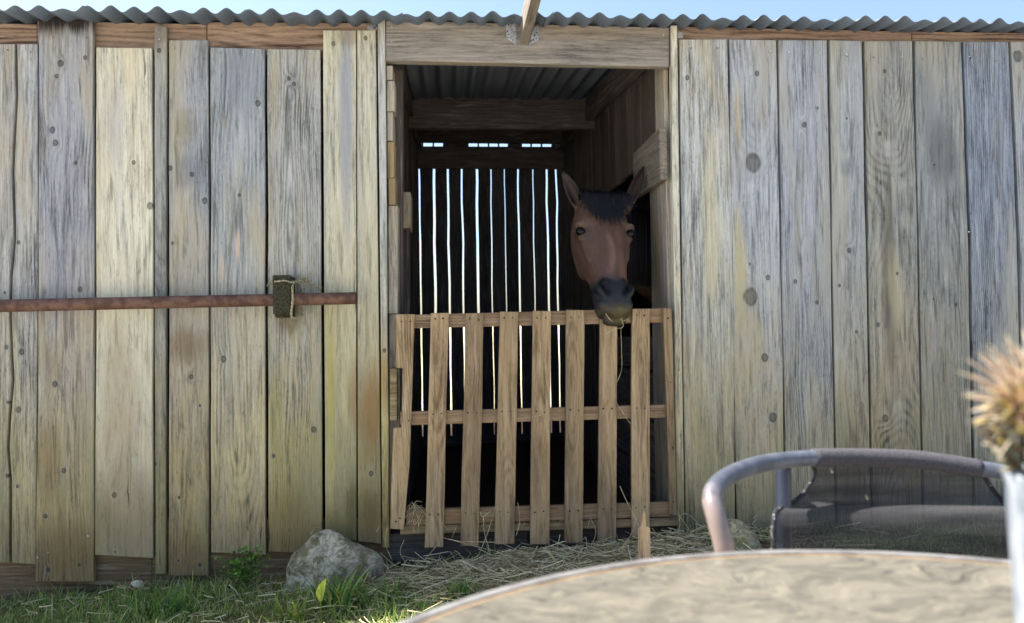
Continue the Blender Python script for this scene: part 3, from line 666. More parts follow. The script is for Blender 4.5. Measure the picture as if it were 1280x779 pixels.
# ================================================================== HORSE
def build_horse():
    root_loc = Vector((1.9, .85, hills(1.9, .85)))
    root = empty('horse', root_loc)
    tag(root, 'brown horse with black forelock resting its muzzle on top of the gate', 'horse')
    VX = .0075
    bm = bmesh.new()
    def loft(secs, ns=28):
        """secs: (centre, side vector, depth vector, squareness)"""
        rings = []
        for c, a, b, e in secs:
            row = []
            for k in range(ns):
                t = 2*math.pi*k/ns; ct, st = math.cos(t), math.sin(t)
                row.append(bm.verts.new(Vector(c)+Vector(a)*(math.copysign(abs(ct)**(2/e), ct))+Vector(b)*(math.copysign(abs(st)**(2/e), st))))
            rings.append(row)
        for i in range(len(rings)-1):
            for k in range(ns): bm.faces.new((rings[i][k], rings[i][(k+1) % ns], rings[i+1][(k+1) % ns], rings[i+1][k]))
        bm.faces.new(rings[0][::-1]); bm.faces.new(rings[-1])
    def ball(c, r, sc=(1, 1, 1), fr=None):
        g = bmesh.ops.create_uvsphere(bm, u_segments=16, v_segments=10, radius=r)
        for v in g['verts']:
            q = Vector((v.co.x*sc[0], v.co.y*sc[1], v.co.z*sc[2]))
            v.co = (fr @ q if fr else q)+Vector(c)
    # head frame
    Pf0 = at(754, 240, .13); Pf1 = at(773, 386, -.14)
    T = (Pf1-Pf0); HL = T.length; T.normalize()
    S = Vector((1, .10, 0)); S = (S-T*S.dot(T)).normalized(); Fw = S.cross(T).normalized()
    if Fw.y > 0: Fw = -Fw
    fr = Matrix((S, Fw, -T)).transposed()          # local x side, y forward, z up the face
    def H(s, t, f=0.): return Pf0 + S*s + T*(t*HL) + Fw*f
    sec = [(0.00, .080, .13, .0), (.07, .110, .19, .0), (.15, .128, .235, .004), (.24, .135, .265, .006), (.32, .133, .285, .004), (.42, .124, .285, .0), (.51, .108, .262, -.002),
           (.60, .094, .215, -.003), (.68, .084, .178, -.002), (.76, .079, .158, .0), (.82, .080, .155, .006), (.88, .083, .155, .010), (.94, .081, .145, .004), (.99, .072, .12, -.012), (1.03, .050, .07, -.035)]
    loft([(H(0, t, f-dp/2), S*hw, Fw*(dp/2), 2.25 if t < .7 else 2.1) for t, hw, dp, f in sec])
    # nasal ridge, brows, cheeks (jaw), nostril swellings, lips and chin
    loft([(H(0, t, f), S*w, Fw*.02, 2) for t, w, f in ((.22, .03, -.012), (.4, .034, -.012), (.6, .032, -.014), (.76, .028, -.016))], 16)
    for s in (-1, 1):
        ball(H(s*.116, .275, -.045), .033, (.85, .9, .75), fr)
        ball(H(s*.108, .34, -.06), .034, (.8, .9, .9), fr)
        ball(H(s*.068, .44, -.185), .078, (.55, 1, 1.2), fr)
        loft([(H(s*q_, t, f), S*.010, Fw*.012, 2) for t, f, q_ in ((.36, -.055, .108), (.46, -.06, .102), (.56, -.055, .088))], 12)
        ball(H(s*.052, .830, -.006), .035, (.9, .8, 1.25), fr)
        ball(H(s*.040, .94, -.035), .040, (1, .8, .9), fr)
    ball(H(0, .98, -.045), .058, (1.1, .85, .62), fr)                 # upper lip
    ball(H(.004, 1.02, -.085), .055, (1.05, .8, .5), fr)              # chin
    # ears
    def ear(base, tip, open_dir, wd):
        ax = (tip-base); Lr = ax.length; ax.normalize(); od = (open_dir-ax*open_dir.dot(ax)).normalized(); sd_ = ax.cross(od)
        n = 11; rows = []
        for i in range(n):
            t = i/(n-1); wv = wd*(math.sin(math.pi*min(1, (.30+.70*t)))**.8)*(1 if t < .97 else .6)+.004
            row = []; cc = base+ax*(Lr*t) - od*(.0*t)
            A = R(118-25*t)
            for k in range(9):
                a = -A+2*A*k/8; row.append(bm.verts.new(cc+(sd_*math.sin(a)*wv - od*(math.cos(a)*wv*.85-wv*.2))))
            th = .0125
            for k in range(8, -1, -1):
                a = -A+2*A*k/8; row.append(bm.verts.new(cc+(sd_*math.sin(a)*max(.001, wv-th) - od*(math.cos(a)*max(.001, wv-th)*.85-wv*.2))))
            rows.append(row)
        m_ = len(rows[0])
        for i in range(n-1):
            for k in range(m_): bm.faces.new((rows[i][k], rows[i][(k+1) % m_], rows[i+1][(k+1) % m_], rows[i+1][k]))
        bm.faces.new(rows[0][::-1]); bm.faces.new(rows[-1])
    eL0, eL1 = at(724, 257, .175), at(702.5, 212, .20); eR0, eR1 = at(786, 252, .185), at(806, 206, .21)
    ear(eL0, eL1, Vector((-.25, -1, .0)), .031); ear(eR0, eR1, Vector((.55, -1, .0)), .031)
    ball(eL0+Vector((.02, .02, -.02)), .042); ball(eR0+Vector((-.02, .02, -.02)), .042)
    # neck: from behind the poll through the side opening to the withers
    n0 = H(0, .12, -.14); w_ = Vector((1.42, .80, 1.36))
    nk = [(n0, .10, .13), (n0+Vector((.06, .12, -.02)), .10, .17), (n0.lerp(w_, .38)+Vector((-.03, .10, -.0)), .105, .215), (n0.lerp(w_, .68)+Vector((0, .06, -.03)), .13, .27), (w_+Vector((0, 0, -.08)), .19, .34), (w_+Vector((.2, .03, -.13)), .24, .37)]
    for i, (c, a, b) in enumerate(nk):
        t = (nk[min(i+1, 5)][0]-nk[max(i-1, 0)][0]).normalized(); sd_ = t.cross(Vector((0, 0, 1))).normalized(); up = sd_.cross(t)
        nk[i] = (c, sd_*a, up*b, 2.1)
    loft(nk)
    # trunk along +x
    TR = [(1.30, .10, .16, 1.16), (1.38, .20, .27, 1.17), (1.55, .255, .335, 1.17), (1.80, .275, .345, 1.14), (2.10, .29, .34, 1.14), (2.40, .295, .32, 1.17), (2.62, .29, .31, 1.20), (2.80, .26, .29, 1.21), (2.95, .19, .22, 1.22), (3.03, .10, .12, 1.24)]
    loft([((x, .85, z), (0, a, 0), (0, 0, b), 2.2) for x, a, b, z in TR])
    g0 = hills(1.9, .85)
    for s in (-1, 1):
        y = .85+s*.15
        loft([((1.56, y, 1.10), (.12, 0, 0), (0, .085, 0), 2), ((1.53, y, .90), (.085, 0, 0), (0, .065, 0), 2), ((1.50, y, .72), (.052, 0, 0), (0, .045, 0), 2), ((1.51, y, .52), (.042, 0, 0), (0, .042, 0), 2), ((1.51, y, .46), (.045, 0, 0), (0, .044, 0), 2),
              ((1.515, y, .40), (.03, 0, 0), (0, .028, 0), 2), ((1.515, y, .22), (.027, 0, 0), (0, .026, 0), 2), ((1.505, y, .16), (.036, 0, 0), (0, .035, 0), 2), ((1.485, y, .09), (.034, 0, 0), (0, .034, 0), 2), ((1.47, y, .06), (.05, 0, 0), (0, .048, 0), 2), ((1.46, y, g0), (.064, 0, 0), (0, .06, 0), 2)], 20)
        y = .85+s*.16
        loft([((2.74, y, 1.18), (.20, 0, 0), (0, .11, 0), 2), ((2.70, y, .98), (.165, 0, 0), (0, .095, 0), 2), ((2.70, y, .82), (.11, 0, .0), (0, .07, 0), 2), ((2.80, y, .64), (.065, 0, 0), (0, .045, 0), 2), ((2.88, y, .54), (.052, 0, 0), (0, .038, 0), 2),
              ((2.875, y, .47), (.046, 0, 0), (0, .036, 0), 2), ((2.85, y, .38), (.034, 0, 0), (0, .029, 0), 2), ((2.84, y, .22), (.031, 0, 0), (0, .027, 0), 2), ((2.83, y, .16), (.038, 0, 0), (0, .036, 0), 2), ((2.805, y, .09), (.036, 0, 0), (0, .035, 0), 2), ((2.79, y, .06), (.05, 0, 0), (0, .048, 0), 2), ((2.78, y, g0), (.064, 0, 0), (0, .06, 0), 2)], 20)
    bmesh.ops.recalc_face_normals(bm, faces=bm.faces)
    for v in bm.verts: v.co -= root_loc
    me = bpy.data.meshes.new('raw'); bm.to_mesh(me); bm.free()
    tmp = bpy.data.objects.new('raw', me); COL.objects.link(tmp)
    r = tmp.modifiers.new('r', 'REMESH'); r.mode = 'VOXEL'; r.voxel_size = VX; r.adaptivity = 0
    s_ = tmp.modifiers.new('s', 'SMOOTH'); s_.factor = .5; s_.iterations = 5
    dg = bpy.context.evaluated_depsgraph_get(); ev = tmp.evaluated_get(dg)
    me2 = bpy.data.meshes.new_from_object(ev); bpy.data.objects.remove(tmp); bpy.data.meshes.remove(me)
    n = len(me2.vertices); V = np.zeros(n*3, np.float32); me2.vertices.foreach_get('co', V); V = V.reshape(-1, 3)+np.array(root_loc)
    Nn = np.zeros(n*3, np.float32); me2.vertices.foreach_get('normal', Nn); Nn = Nn.reshape(-1, 3)
    def A(v): return np.array(v)
    hs = (V-A(Pf0)) @ A(S); ht = ((V-A(Pf0)) @ A(T))/HL; hf = (V-A(Pf0)) @ A(Fw)
    head = (ht > -.15) & (ht < 1.2) & (np.abs(hs) < .2) & (hf > -.36)
    # nostrils: comma shaped pits
    nmask = np.zeros(n)
    for s in (-1, 1):
        cs, ct = s*.052, .825
        a = (hs-cs)*s; b = (ht-ct)*HL
        q = np.sqrt(((a+.3*b)/.024)**2+(b/.041)**2)
        k = np.clip(1.25-q, 0, 1)*(hf > -.08)*head
        k = k*k*(3-2*k); V -= Nn*(k*.03)[:, None]; nmask = np.maximum(nmask, np.clip(1.35-q, 0, 1)*(hf > -.08)*head)
        rim = np.exp(-((q-1.35)/.3)**2)*(hf > -.08)*head; V += Nn*(rim*.0035)[:, None]
        # eye sockets
        es, et = s*.120, .325
        q = np.sqrt(((hs-es)/.03)**2+((ht-et)*HL/.022)**2+((hf+.045)/.035)**2); V -= Nn*(np.clip(1-q, 0, 1)*.008*head)[:, None]
    # mouth line
    q = np.abs(ht-(1.03+.02*np.cos(hs*40))); k = np.clip(1-q*HL/.008, 0, 1)*head*(ht > .9); V -= Nn*(k*.010)[:, None]
    me2.vertices.foreach_set('co', (V-np.array(root_loc)).astype(np.float32).ravel())
    # colours of the coat, with the sheen down the face painted in
    def L(*c): return np.array(lin(*c))
    bay = L(80, 63, 55); dark = L(28, 26, 30); C = np.tile(bay, (n, 1))
    def blend(k, c):
        nonlocal C
        k = np.clip(k, 0, 1)[:, None]; C = C*(1-k)+c*k
    def ss(x, a, b): t = np.clip((x-a)/(b-a), 0, 1); return t*t*(3-2*t)
    blend(head*ss(ht, .28, .05)*.5, L(92, 66, 52)); blend(head*np.exp(-((np.abs(hs)-.045)/.03)**2)*(hf > -.06)*ss(ht, .75, .5)*.25, L(96, 64, 48))
    blend(head*np.exp(-((hs+.012+.02*np.sin(ht*9))/.016)**2)*(hf > -.05)*ss(ht, .3, .5)*ss(ht, .80, .62)*.6, L(134, 106, 92)); blend(head*np.exp(-((hs-.05)/.018)**2)*(hf > -.07)*ss(ht, .45, .6)*ss(ht, .8, .7)*.5, L(132, 92, 72))  # pale stripes: highlights on the nose put into the coat colour
    nz = np.array([mnoise.fractal(Vector((a*14, b*14, c*9)), 1, 2, 4) for a, b, c in V[head]]) ; kk = np.zeros(n); kk[head] = nz; blend(np.clip(kk, 0, 1)*.5, L(84, 56, 44)); blend(np.clip(-kk, 0, 1)*.4, L(116, 88, 72))
    blend(head*np.exp(-((np.abs(hs)-.08)/.025)**2-((ht-.68)/.07)**2)*.5, L(96, 66, 54))
    blend(head*ss(ht+.15*np.abs(hs), .71, .80), L(36, 38, 45)); blend(head*ss(ht, .93, .99)*ss(hf, -.1, -.05)*.75, L(70, 66, 52))
    blend(head*np.exp(-(((hs-.02)/.04)**2+((ht-1.02)*HL/.03)**2))*.8, L(92, 84, 54))
    blend(nmask*2.2, L(3, 3, 4))
    for s in (-1, 1): blend(np.exp(-(((hs-s*.122)/.034)**2+((ht-.325)*HL/.024)**2+((hf+.05)/.05)**2))*1.2*head, L(38, 30, 28)); blend(np.exp(-(((hs-s*.112)/.02)**2+((ht-.25)*HL/.018)**2+((hf+.03)/.05)**2))*.5*head, L(168, 138, 112))
    for e0, e1 in ((eL0, eL1), (eR0, eR1)):
        ax = A((e1-e0).normalized()); tt = (V-A(e0)) @ ax/(e1-e0).length; dd = np.linalg.norm(V-A(e0)-np.outer((V-A(e0)) @ ax, ax), axis=1)
        blend(((tt > .65) & (dd < .06))*ss(tt, .62, .95), L(34, 28, 28)); blend(((tt > .1) & (dd < .05))*.85, L(46, 38, 36))
    leg = ss(V[:, 2], .62, .45)*(V[:, 0] > 1.2); blend(leg, dark)
    m_ = me2.color_attributes.new('Col', 'FLOAT_COLOR', 'POINT'); cc = np.ones((n, 4), np.float32); cc[:, :3] = C; m_.data.foreach_set('color', cc.ravel())
    N = NT('horse_coat'); a = N.n('ShaderNodeAttribute'); a.attribute_name = 'Col'; p = N.obj()
    hair = N.noise(N.v('MULTIPLY', p, (260, 260, 60)), 1., 3., .6); big = N.noise(p, 9., 4., .6)
    c = N.mix(N.rng(hair, .3, .75, 0, .35), a.outputs['Color'], (0, 0, 0)); c = N.mix(N.rng(big, .45, .7, 0, .35), c, N.mix(.5, a.outputs['Color'], lin(60, 36, 26)))
    mt = N.done(c, .48, N.m('ADD', hair, N.m('MULTIPLY', big, 2.)), .003, .22)
    me2.name = 'body'; me2.materials.clear(); me2.polygons.foreach_set('use_smooth', [True]*len(me2.polygons))
    o = link('body', me2, mt, root, root_loc)
    # eyes
    Me = NT('horse_eye'); me_m = Me.done(lin(6, 5, 6), .22, None, spec=.2)
    for s in (-1, 1):
        b2 = bmesh.new(); bmesh.ops.create_uvsphere(b2, u_segments=20, v_segments=12, radius=.0205)
        bm_obj('eye', b2, me_m, root, H(s*.117, .325, -.041), True)
    # forelock and mane: tapering strands
    def strands(name, items):
        V_, F_2, C_ = [], [], []
        for pts, w0 in items:
            i0 = len(V_); m2 = len(pts)
            for i, p in enumerate(pts):
                t = (pts[min(i+1, m2-1)]-pts[max(i-1, 0)]).normalized(); sd2 = t.cross(Vector((.15, -1, .2))).normalized(); ww = w0*(1-(i/(m2-1))**2*.85)
                V_ += [tuple(p-root_loc-sd2*ww), tuple(p-root_loc+Vector((0, -1, 0))*ww*.6), tuple(p-root_loc+sd2*ww)]
            for i in range(m2-1):
                a = i0+i*3; F_2 += [(a, a+1, a+4, a+3), (a+1, a+2, a+5, a+4)]
        me = np_mesh(name, V_, F_2); return me
    Nh = NT('black_horsehair'); hr = Nh.done(Nh.mix(Nh.noise(Nh.obj(), 60., 3.), lin(10, 10, 14), lin(22, 20, 24)), .5, None, spec=.2)
    it = []
    rr = random.Random(3)
    for i in range(620):
        s = rr.uniform(-1, 1); s0 = s*.105; t0 = rr.uniform(-.07, .04); f0 = rr.uniform(-.09, -.0)
        ln = rr.uniform(.17, .36)*(1-.55*abs(s)**2); sway = rr.uniform(-.03, .03)+.01
        pts = []
        for k in range(7):
            u = k/6; tt = t0+ln*u; bulge = .022*math.sin(min(1, u*1.3)*math.pi*.75)
            base_f = -.055*(1-min(1, max(0, (tt+.06)/.12)))*1.0
            pts.append(H(s0*(1+.12*u)+sway*u*u+.004*rr.uniform(-1, 1), tt-.02, base_f+f0*(1-u)**2*.7+bulge+.006))
        it.append((pts, rr.uniform(.0022, .0045)))
    me = strands('forelock', it); link('forelock', me, hr, root, root_loc)
    it = []
    for i in range(900):
        u = rr.random(); c = n0.lerp(w_, u)+Vector((-.02*math.sin(u*3.1), .10*math.sin(u*3.1)-.03, 0)); up = .14+.12*u
        c = c+Vector((rr.uniform(-.02, .02), rr.uniform(-.02, .02), up-.02)); pts = []
        for k in range(6):
            q = k/5; pts.append(c+Vector((-.03*q, -.12*math.sin(q*2)-.02*q, .03*math.sin(q*3)-.40*q*q)))
        it.append((pts, rr.uniform(.003, .006)))
    me = strands('mane', it); link('mane', me, hr, root, root_loc)
    it = []
    for i in range(160):
        c = Vector((3.0+rr.uniform(-.02, .03), .85+rr.uniform(-.03, .03), 1.34)); e = Vector((rr.uniform(.02, .12), rr.uniform(-.09, .09), 0)); pts = []
        for k in range(7):
            q = k/6; pts.append(c+Vector((.07*math.sin(q*2.6), 0, -.85*q))+e*q)
        it.append((pts, .005))
    me = strands('tail', it); link('tail', me, hr, root, root_loc)
    return H
H_ = build_horse()

# ================================================================== ROCKS
def mat_rock(name, a, b, mossy):
    N = NT(name); p = N.obj(); big = N.noise(p, 7., 6., .65); f = N.noise(p, 60., 5., .7); Z = N.xyz(N.n('ShaderNodeNewGeometry').outputs['Normal'])[2]
    c = N.mix(N.rng(big, .38, .62), a, b); c = N.mix(N.rng(f, .42, .66, 0, .5), c, lin(96, 91, 78))
    sp = N.vor(p, 30.); c = N.mix(N.rng(sp, 0, .25, .5, 0.), c, lin(176, 176, 160))
    c = N.mix(N.m('MULTIPLY', N.rng(N.noise(p, 14., 4., .7), .5, .62), .7), c, mossy)
    cr = N.noise(p, 18., 4., .6, 1.); ck = N.rng(N.m('ABSOLUTE', N.m('SUBTRACT', cr, .5)), 0, .035, 1., 0.); c = N.mix(N.m('MULTIPLY', ck, .22), c, lin(70, 64, 52))
    return N.done(c, .93, N.m('SUBTRACT', N.m('ADD', f, N.m('MULTIPLY', big, 2.)), N.m('MULTIPLY', ck, .4)), .009, .1)
def rock(name, pts_top, Y, depth, zb, m, label, group=None, seed=1, amp=.03):
    """boulder whose skyline follows the given points"""
    P = [at(a, b, Y) for a, b in pts_top]; x0, x1 = P[0].x, P[-1].x; c = Vector(((x0+x1)/2, Y, zb))
    def sky(x):
        for i in range(len(P)-1):
            if P[i].x <= x <= P[i+1].x:
                t = (x-P[i].x)/(P[i+1].x-P[i].x); return P[i].z+(P[i+1].z-P[i].z)*t
        return P[0].z if x < x0 else P[-1].z
    bm = bmesh.new(); bmesh.ops.create_icosphere(bm, subdivisions=5, radius=1)
    for v in bm.verts:
        n = v.co.copy(); x = n.x*(x1-x0)/2; h = sky(c.x+x)-zb
        rr = math.sqrt(max(0., 1-n.x*n.x)); zz = n.z/max(rr, 1e-4); yy = n.y/max(rr, 1e-4)
        zz = max(-.4, zz); sq = (abs(zz)**.75)*(1 if zz > 0 else -1)
        q = Vector((x, yy*depth*(rr**.6), sq*h if zz > 0 else zz*.1))
        k = Vector((q.x*5, q.y*5, q.z*5+seed)); r1 = mnoise.fractal(k, 1.0, 2.0, 5)
        cr = abs(mnoise.noise(Vector((q.x*9+q.z*6, q.y*9, seed*3+q.z*7))))
        q += Vector((n.x*.4, n.y, n.z*.5))*amp*r1 - Vector((0, n.y, n.z*.2))*.018*max(0, .25-cr)*4
        v.co = q
    o = bm_obj(name, bm, m, None, c, True); tag(o, label, 'rock', group); return o
rock('rock', [(352, 728), (357, 714), (366, 697), (379, 683), (393, 669), (404, 662), (412, 659.5), (424, 664), (435, 675), (446, 682), (458, 685), (469, 692), (477, 702), (482, 712)], -.12, .085, -.02,
     mat_rock('grey_rock', lin(190, 184, 164), lin(122, 116, 98), lin(112, 110, 70)), 'grey lichened boulder in the grass against the wall, left of the gate', seed=4.2, amp=.055)
rock('rock', [(884, 704), (893, 676), (902, 658), (914, 649), (926, 650), (938, 662), (949, 676), (959, 692), (966, 706)], -.20, .10, .0,
     mat_rock('tan_rock', lin(178, 168, 136), lin(118, 110, 84), lin(124, 122, 76)), 'small mossy tan rock at the wall foot, beside the grey chair arm', seed=8.8, amp=.02)
def pebble():
    p = atz(172, 731, .0); bm = bmesh.new(); bmesh.ops.create_icosphere(bm, subdivisions=3, radius=.02)
    for v in bm.verts: v.co = Vector((v.co.x*1.15, v.co.y, v.co.z*.75))*(1+.25*mnoise.noise(v.co*60))
    q = Vector((p.x, -.13, hills(p.x, -.13)+.04)); q = at(172, 730, -.13)
    tag(bm_obj('pebble', bm, mat_simple('pebble', lin(176, 172, 150), lin(140, 138, 118), 40.), None, q, True), 'small pale round pebble in the grass below the pale plank', 'pebble')
pebble()

# ================================================================== GRASS, STRAW, WEEDS
NR = np.random.default_rng(5)
def hz(x, y): return np.array([hills(a, b) for a, b in zip(x, y)])
def blades(x, y, z, ln, wd, lean, ang, curl, cols, nseg=3):
    n = len(x); ca, sa = np.cos(ang), np.sin(ang); V = np.zeros((n, (nseg+1)*2, 3), np.float32); C = np.zeros((n, (nseg+1)*2, 3), np.float32)
    pw = ang+NR.uniform(.9, 2.2, n); px_, py_ = np.cos(pw), np.sin(pw)
    hx = np.zeros(n); hz_ = np.zeros(n); th = lean.copy()
    for k in range(nseg+1):
        t = k/nseg; ww = wd*(1-t**1.7)*.5+.0002
        for j, s in enumerate((-1, 1)):
            V[:, k*2+j, 0] = x+hx*ca+px_*ww*s; V[:, k*2+j, 1] = y+hx*sa+py_*ww*s; V[:, k*2+j, 2] = z+hz_
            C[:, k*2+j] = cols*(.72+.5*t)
        st = ln/nseg; hx = hx+np.sin(th)*st; hz_ = hz_+np.cos(th)*st; th = th+curl/nseg
    base = (np.arange(n)*(nseg+1)*2)[:, None]
    Fs = [base+np.array([[k*2, k*2+1, k*2+3, k*2+2]]) for k in range(nseg)]
    return V.reshape(-1, 3), np.concatenate(Fs), C.reshape(-1, 3)
def mat_leaf(name, trans=.42, rough=.6):
    N = NT(name); a = N.n('ShaderNodeAttribute'); a.attribute_name = 'Col'
    N.put(N.b.inputs['Base Color'], a.outputs['Color']); N.b.inputs['Roughness'].default_value = rough; N.b.inputs['Specular IOR Level'].default_value = .25
    tr = N.n('ShaderNodeBsdfTranslucent'); N.put(tr.inputs[0], a.outputs['Color']); mx = N.n('ShaderNodeMixShader'); mx.inputs[0].default_value = trans
    N.t.links.new(N.b.outputs[0], mx.inputs[1]); N.t.links.new(tr.outputs[0], mx.inputs[2]); N.t.links.new(mx.outputs[0], N.out.inputs[0]); return N.mat
M_leaf = mat_leaf('grass_blades'); M_straw = mat_leaf('straw_stalks', .12, .7)
def pnoise(x, y, f, s=0): return np.array([mnoise.noise(Vector((a*f, b*f, s))) for a, b in zip(x, y)])
def palette(n, cs, ws):
    cs = np.array([lin(*c) for c in cs]); i = NR.choice(len(cs), n, p=np.array(ws)/sum(ws)); return cs[i]*NR.uniform(.75, 1.25, (n, 1))
def in_rocks(x, y):
    k = np.zeros(len(x), bool)
    for cx, cy, a, b in ((at(415, 690, -.12).x, -.12, .19, .085), (at(925, 680, -.20).x, -.20, .13, .11)):
        k |= ((x-cx)/a)**2+((y-cy)/b)**2 < 1
    return k
def grass():
    n = 105000; x = NR.uniform(-2.9, 3.2, n); y = -np.abs(NR.uniform(.012, 1.25, n)**1.05)
    pn = pnoise(x, y, 3.2)+.5*pnoise(x, y, 9., 4)
    gate_zone = np.exp(-((x-.72)/.72)**4)*(y > -.42)
    dens = np.clip(.72+pn*.9, .12, 1)*(1-.86*gate_zone)*np.clip((y+1.5)/.4, .2, 1); keep = (NR.random(n) < dens) & ~in_rocks(x, y); x, y, pn = x[keep], y[keep], pn[keep]; n = len(x)
    ln = NR.gamma(5, .0078, n)*(1+.6*np.clip(pn, -.4, 1)); ln *= 1+.35*np.exp(-((y+.05)/.12)**2); ln = np.clip(ln, .015, .13); wd = NR.uniform(.0018, .0045, n)
    col = palette(n, [(138, 166, 84), (116, 148, 74), (164, 182, 100), (184, 188, 122), (206, 200, 156), (104, 136, 84)], [5, 5, 3, 2.2, 2.2, 2])
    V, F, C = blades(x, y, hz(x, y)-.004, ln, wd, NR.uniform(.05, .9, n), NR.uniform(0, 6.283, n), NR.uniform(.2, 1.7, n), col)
    tag(link('grass', np_mesh('grass', V, F, C), M_leaf), kind='stuff', label='short mixed green grass along the foot of the stable wall')
grass()
def straw():
    # cut stalks lying criss-cross, thickest below the gate
    n = 9000; x = np.concatenate([NR.normal(.62, .50, 7000), NR.uniform(-2.6, 2.8, 2000)]); y = -np.abs(np.concatenate([NR.gamma(2.0, .13, 7000), NR.uniform(.02, 1.2, 2000)]))-.015
    k = ~in_rocks(x, y) & ((x < 1.3) | (NR.random(n) < .18)); x, y = x[k], y[k]; n = len(x)
    ln = NR.uniform(.03, .16, n); ln[x < -.4] *= .6; el = NR.normal(0, .16, n); an = NR.uniform(0, 3.1416, n)
    z = hz(x, y)+np.abs(NR.normal(.014, .014, n))+ln*.5*np.abs(np.sin(el))
    col = palette(n, [(196, 184, 146), (168, 154, 114), (218, 208, 170), (132, 118, 86)], [4, 3, 2, 2])
    dx, dy, dz = np.cos(an)*np.cos(el), np.sin(an)*np.cos(el), np.sin(el); w_ = NR.uniform(.0010, .0021, n); bend = NR.normal(0, .12, n)
    V = np.zeros((n, 9, 3), np.float32)
    for s_ in range(3):
        t = s_/2-.5; off = (1-4*t*t)*bend*ln*.5
        cx = x+dx*ln*t-dy*off; cy = y+dy*ln*t+dx*off; cz = z+dz*ln*t
        for j, (u, v) in enumerate(((-1, -.5), (1, -.5), (0, 1))):
            V[:, s_*3+j] = np.stack([cx-dy*w_*u, cy+dx*w_*u, cz+w_*v*1.4], 1)
    V[:, :, 1] = np.minimum(V[:, :, 1], -.004+0*V[:, :, 1])
    b = (np.arange(n)*9)[:, None]; Fs = []
    for s_ in range(2):
        for j in range(3): Fs.append(b+np.array([[s_*3+j, s_*3+(j+1) % 3, s_*3+3+(j+1) % 3, s_*3+3+j]]))
    C = np.repeat(col, 9, 0)
    tag(link('straw', np_mesh('straw', V.reshape(-1, 3), np.concatenate(Fs), C), M_straw), kind='stuff', label='loose pale straw scattered on the ground below the gate')
straw()
def stalk_bm(lines, o, r=.0016):
    bm = bmesh.new()
    for L in lines:
        P = smooth_path([Vector(p)-o for p in L], 3) if len(L) > 2 and len(L) != 4 else [Vector(p)-o for p in L]
        tube_bm(bm, P, [r*(1-.5*i/max(1, len(P)-1)) for i in range(len(P))], 5)
    return bm
M_stalk = mat_simple('dry_stalk', lin(190, 178, 146), lin(146, 132, 100), 30., .8)
def stalks():
    o = at(640, 690, -.14); L = []
    def P(a, b, Y): return at(a, b, Y)
    for l in ([(532, 699, -.12), (554, 672, -.13), (590, 682, -.15), (628, 691, -.2)], [(556, 673, -.13), (575, 677, -.16), (625, 678, -.2), (668, 697, -.22)], [(600, 640, -.085), (604, 646, -.09), (619, 634, -.09)], [(604, 646, -.09), (606, 668, -.12), (614, 694, -.2)],
              [(619, 634, -.09), (610, 665, -.12), (597, 697, -.2)], [(775, 608, -.08), (782, 624, -.1), (800, 660, -.2), (812, 690, -.3)], [(815, 660, -.08), (832, 684, -.16)], [(846, 640, -.05), (868, 672, -.2)], [(776, 690, -.28), (785, 676, -.28)],
              [(700, 668, -.1), (696, 690, -.2)], [(738, 648, -.085), (745, 665, -.1), (738, 686, -.2)], [(484, 660, -.10), (482, 680, -.12), (490, 700, -.16)], [(505, 675, -.06), (500, 690, -.1), (506, 702, -.16)], [(845, 636, -.03), (850, 655, -.08), (842, 684, -.16)],
              [(645, 670, -.10), (650, 650, -.085), (647, 628, -.08)], [(773, 689, -.3), (788, 670, -.24), (796, 648, -.2)]):
        L.append([P(*p) for p in l])
    rr = random.Random(11)
    for i in range(150):
        a = rr.gauss(670, 105); a = min(905, max(495, a)); Y = -rr.uniform(.07, .42); x0 = at(a, 690, Y).x; p = Vector((x0, Y, hills(x0, Y)+.004)); an = rr.uniform(0, 6.28); ln = rr.uniform(.05, .19); el = rr.uniform(.1, .95)
        d = Vector((math.cos(an)*math.cos(el), math.sin(an)*math.cos(el)*.5, math.sin(el)))
        m_ = p+d*ln*.6; e = p+d*ln*.8+Vector((d.x*.25, -.02, -.25*rr.random()))*ln
        if m_.y > -.075: m_.y = -.075
        if e.y > -.075: e.y = -.08
        L.append([p, m_, e])
    tag(bm_obj('dry_stalks', stalk_bm(L, o), M_stalk, None, o), 'tangle of long bent dry stalks sticking up in front of the gate slats', 'dry stalks', kind='stuff')
stalks()
def tuft(name, px, py, Y, n, ln, wd, cols, ws, label, cat, spread=.03, lean=(.05, .7)):
    c = at(px, py, Y); c.z = hills(c.x, Y); x = NR.normal(0, spread, n); y = NR.normal(0, spread*.7, n)
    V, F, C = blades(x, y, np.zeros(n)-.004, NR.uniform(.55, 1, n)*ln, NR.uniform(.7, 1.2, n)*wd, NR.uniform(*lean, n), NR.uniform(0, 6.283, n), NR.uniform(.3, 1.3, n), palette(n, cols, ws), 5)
    o = link(name, np_mesh(name, V, F, C), M_leaf, None, c); tag(o, label, cat); return o
G = [(96, 136, 66), (128, 160, 72), (68, 108, 56), (180, 186, 90)]
tuft('grass_tuft', 432, 735, -.42, 60, .19, .011, G, [4, 3, 3, 1], 'broad-bladed green tuft growing in front of the grey boulder', 'grass tuft', .045)
tuft('grass_tuft', 368, 760, -.50, 26, .13, .012, [(150, 164, 74), (122, 146, 66)], [1, 1], 'yellow-green tuft left of the single yellow leaf', 'grass tuft', .03)
tuft('grass_tuft', 492, 735, -.38, 70, .13, .006, G, [4, 2, 5, .3], 'fine dark green tuft in the straw right of the boulder', 'grass tuft', .04)
tuft('grass_tuft', 575, 745, -.46, 110, .12, .005, G, [3, 3, 3, .5], 'dense green tuft in the straw beside the table edge', 'grass tuft', .03)
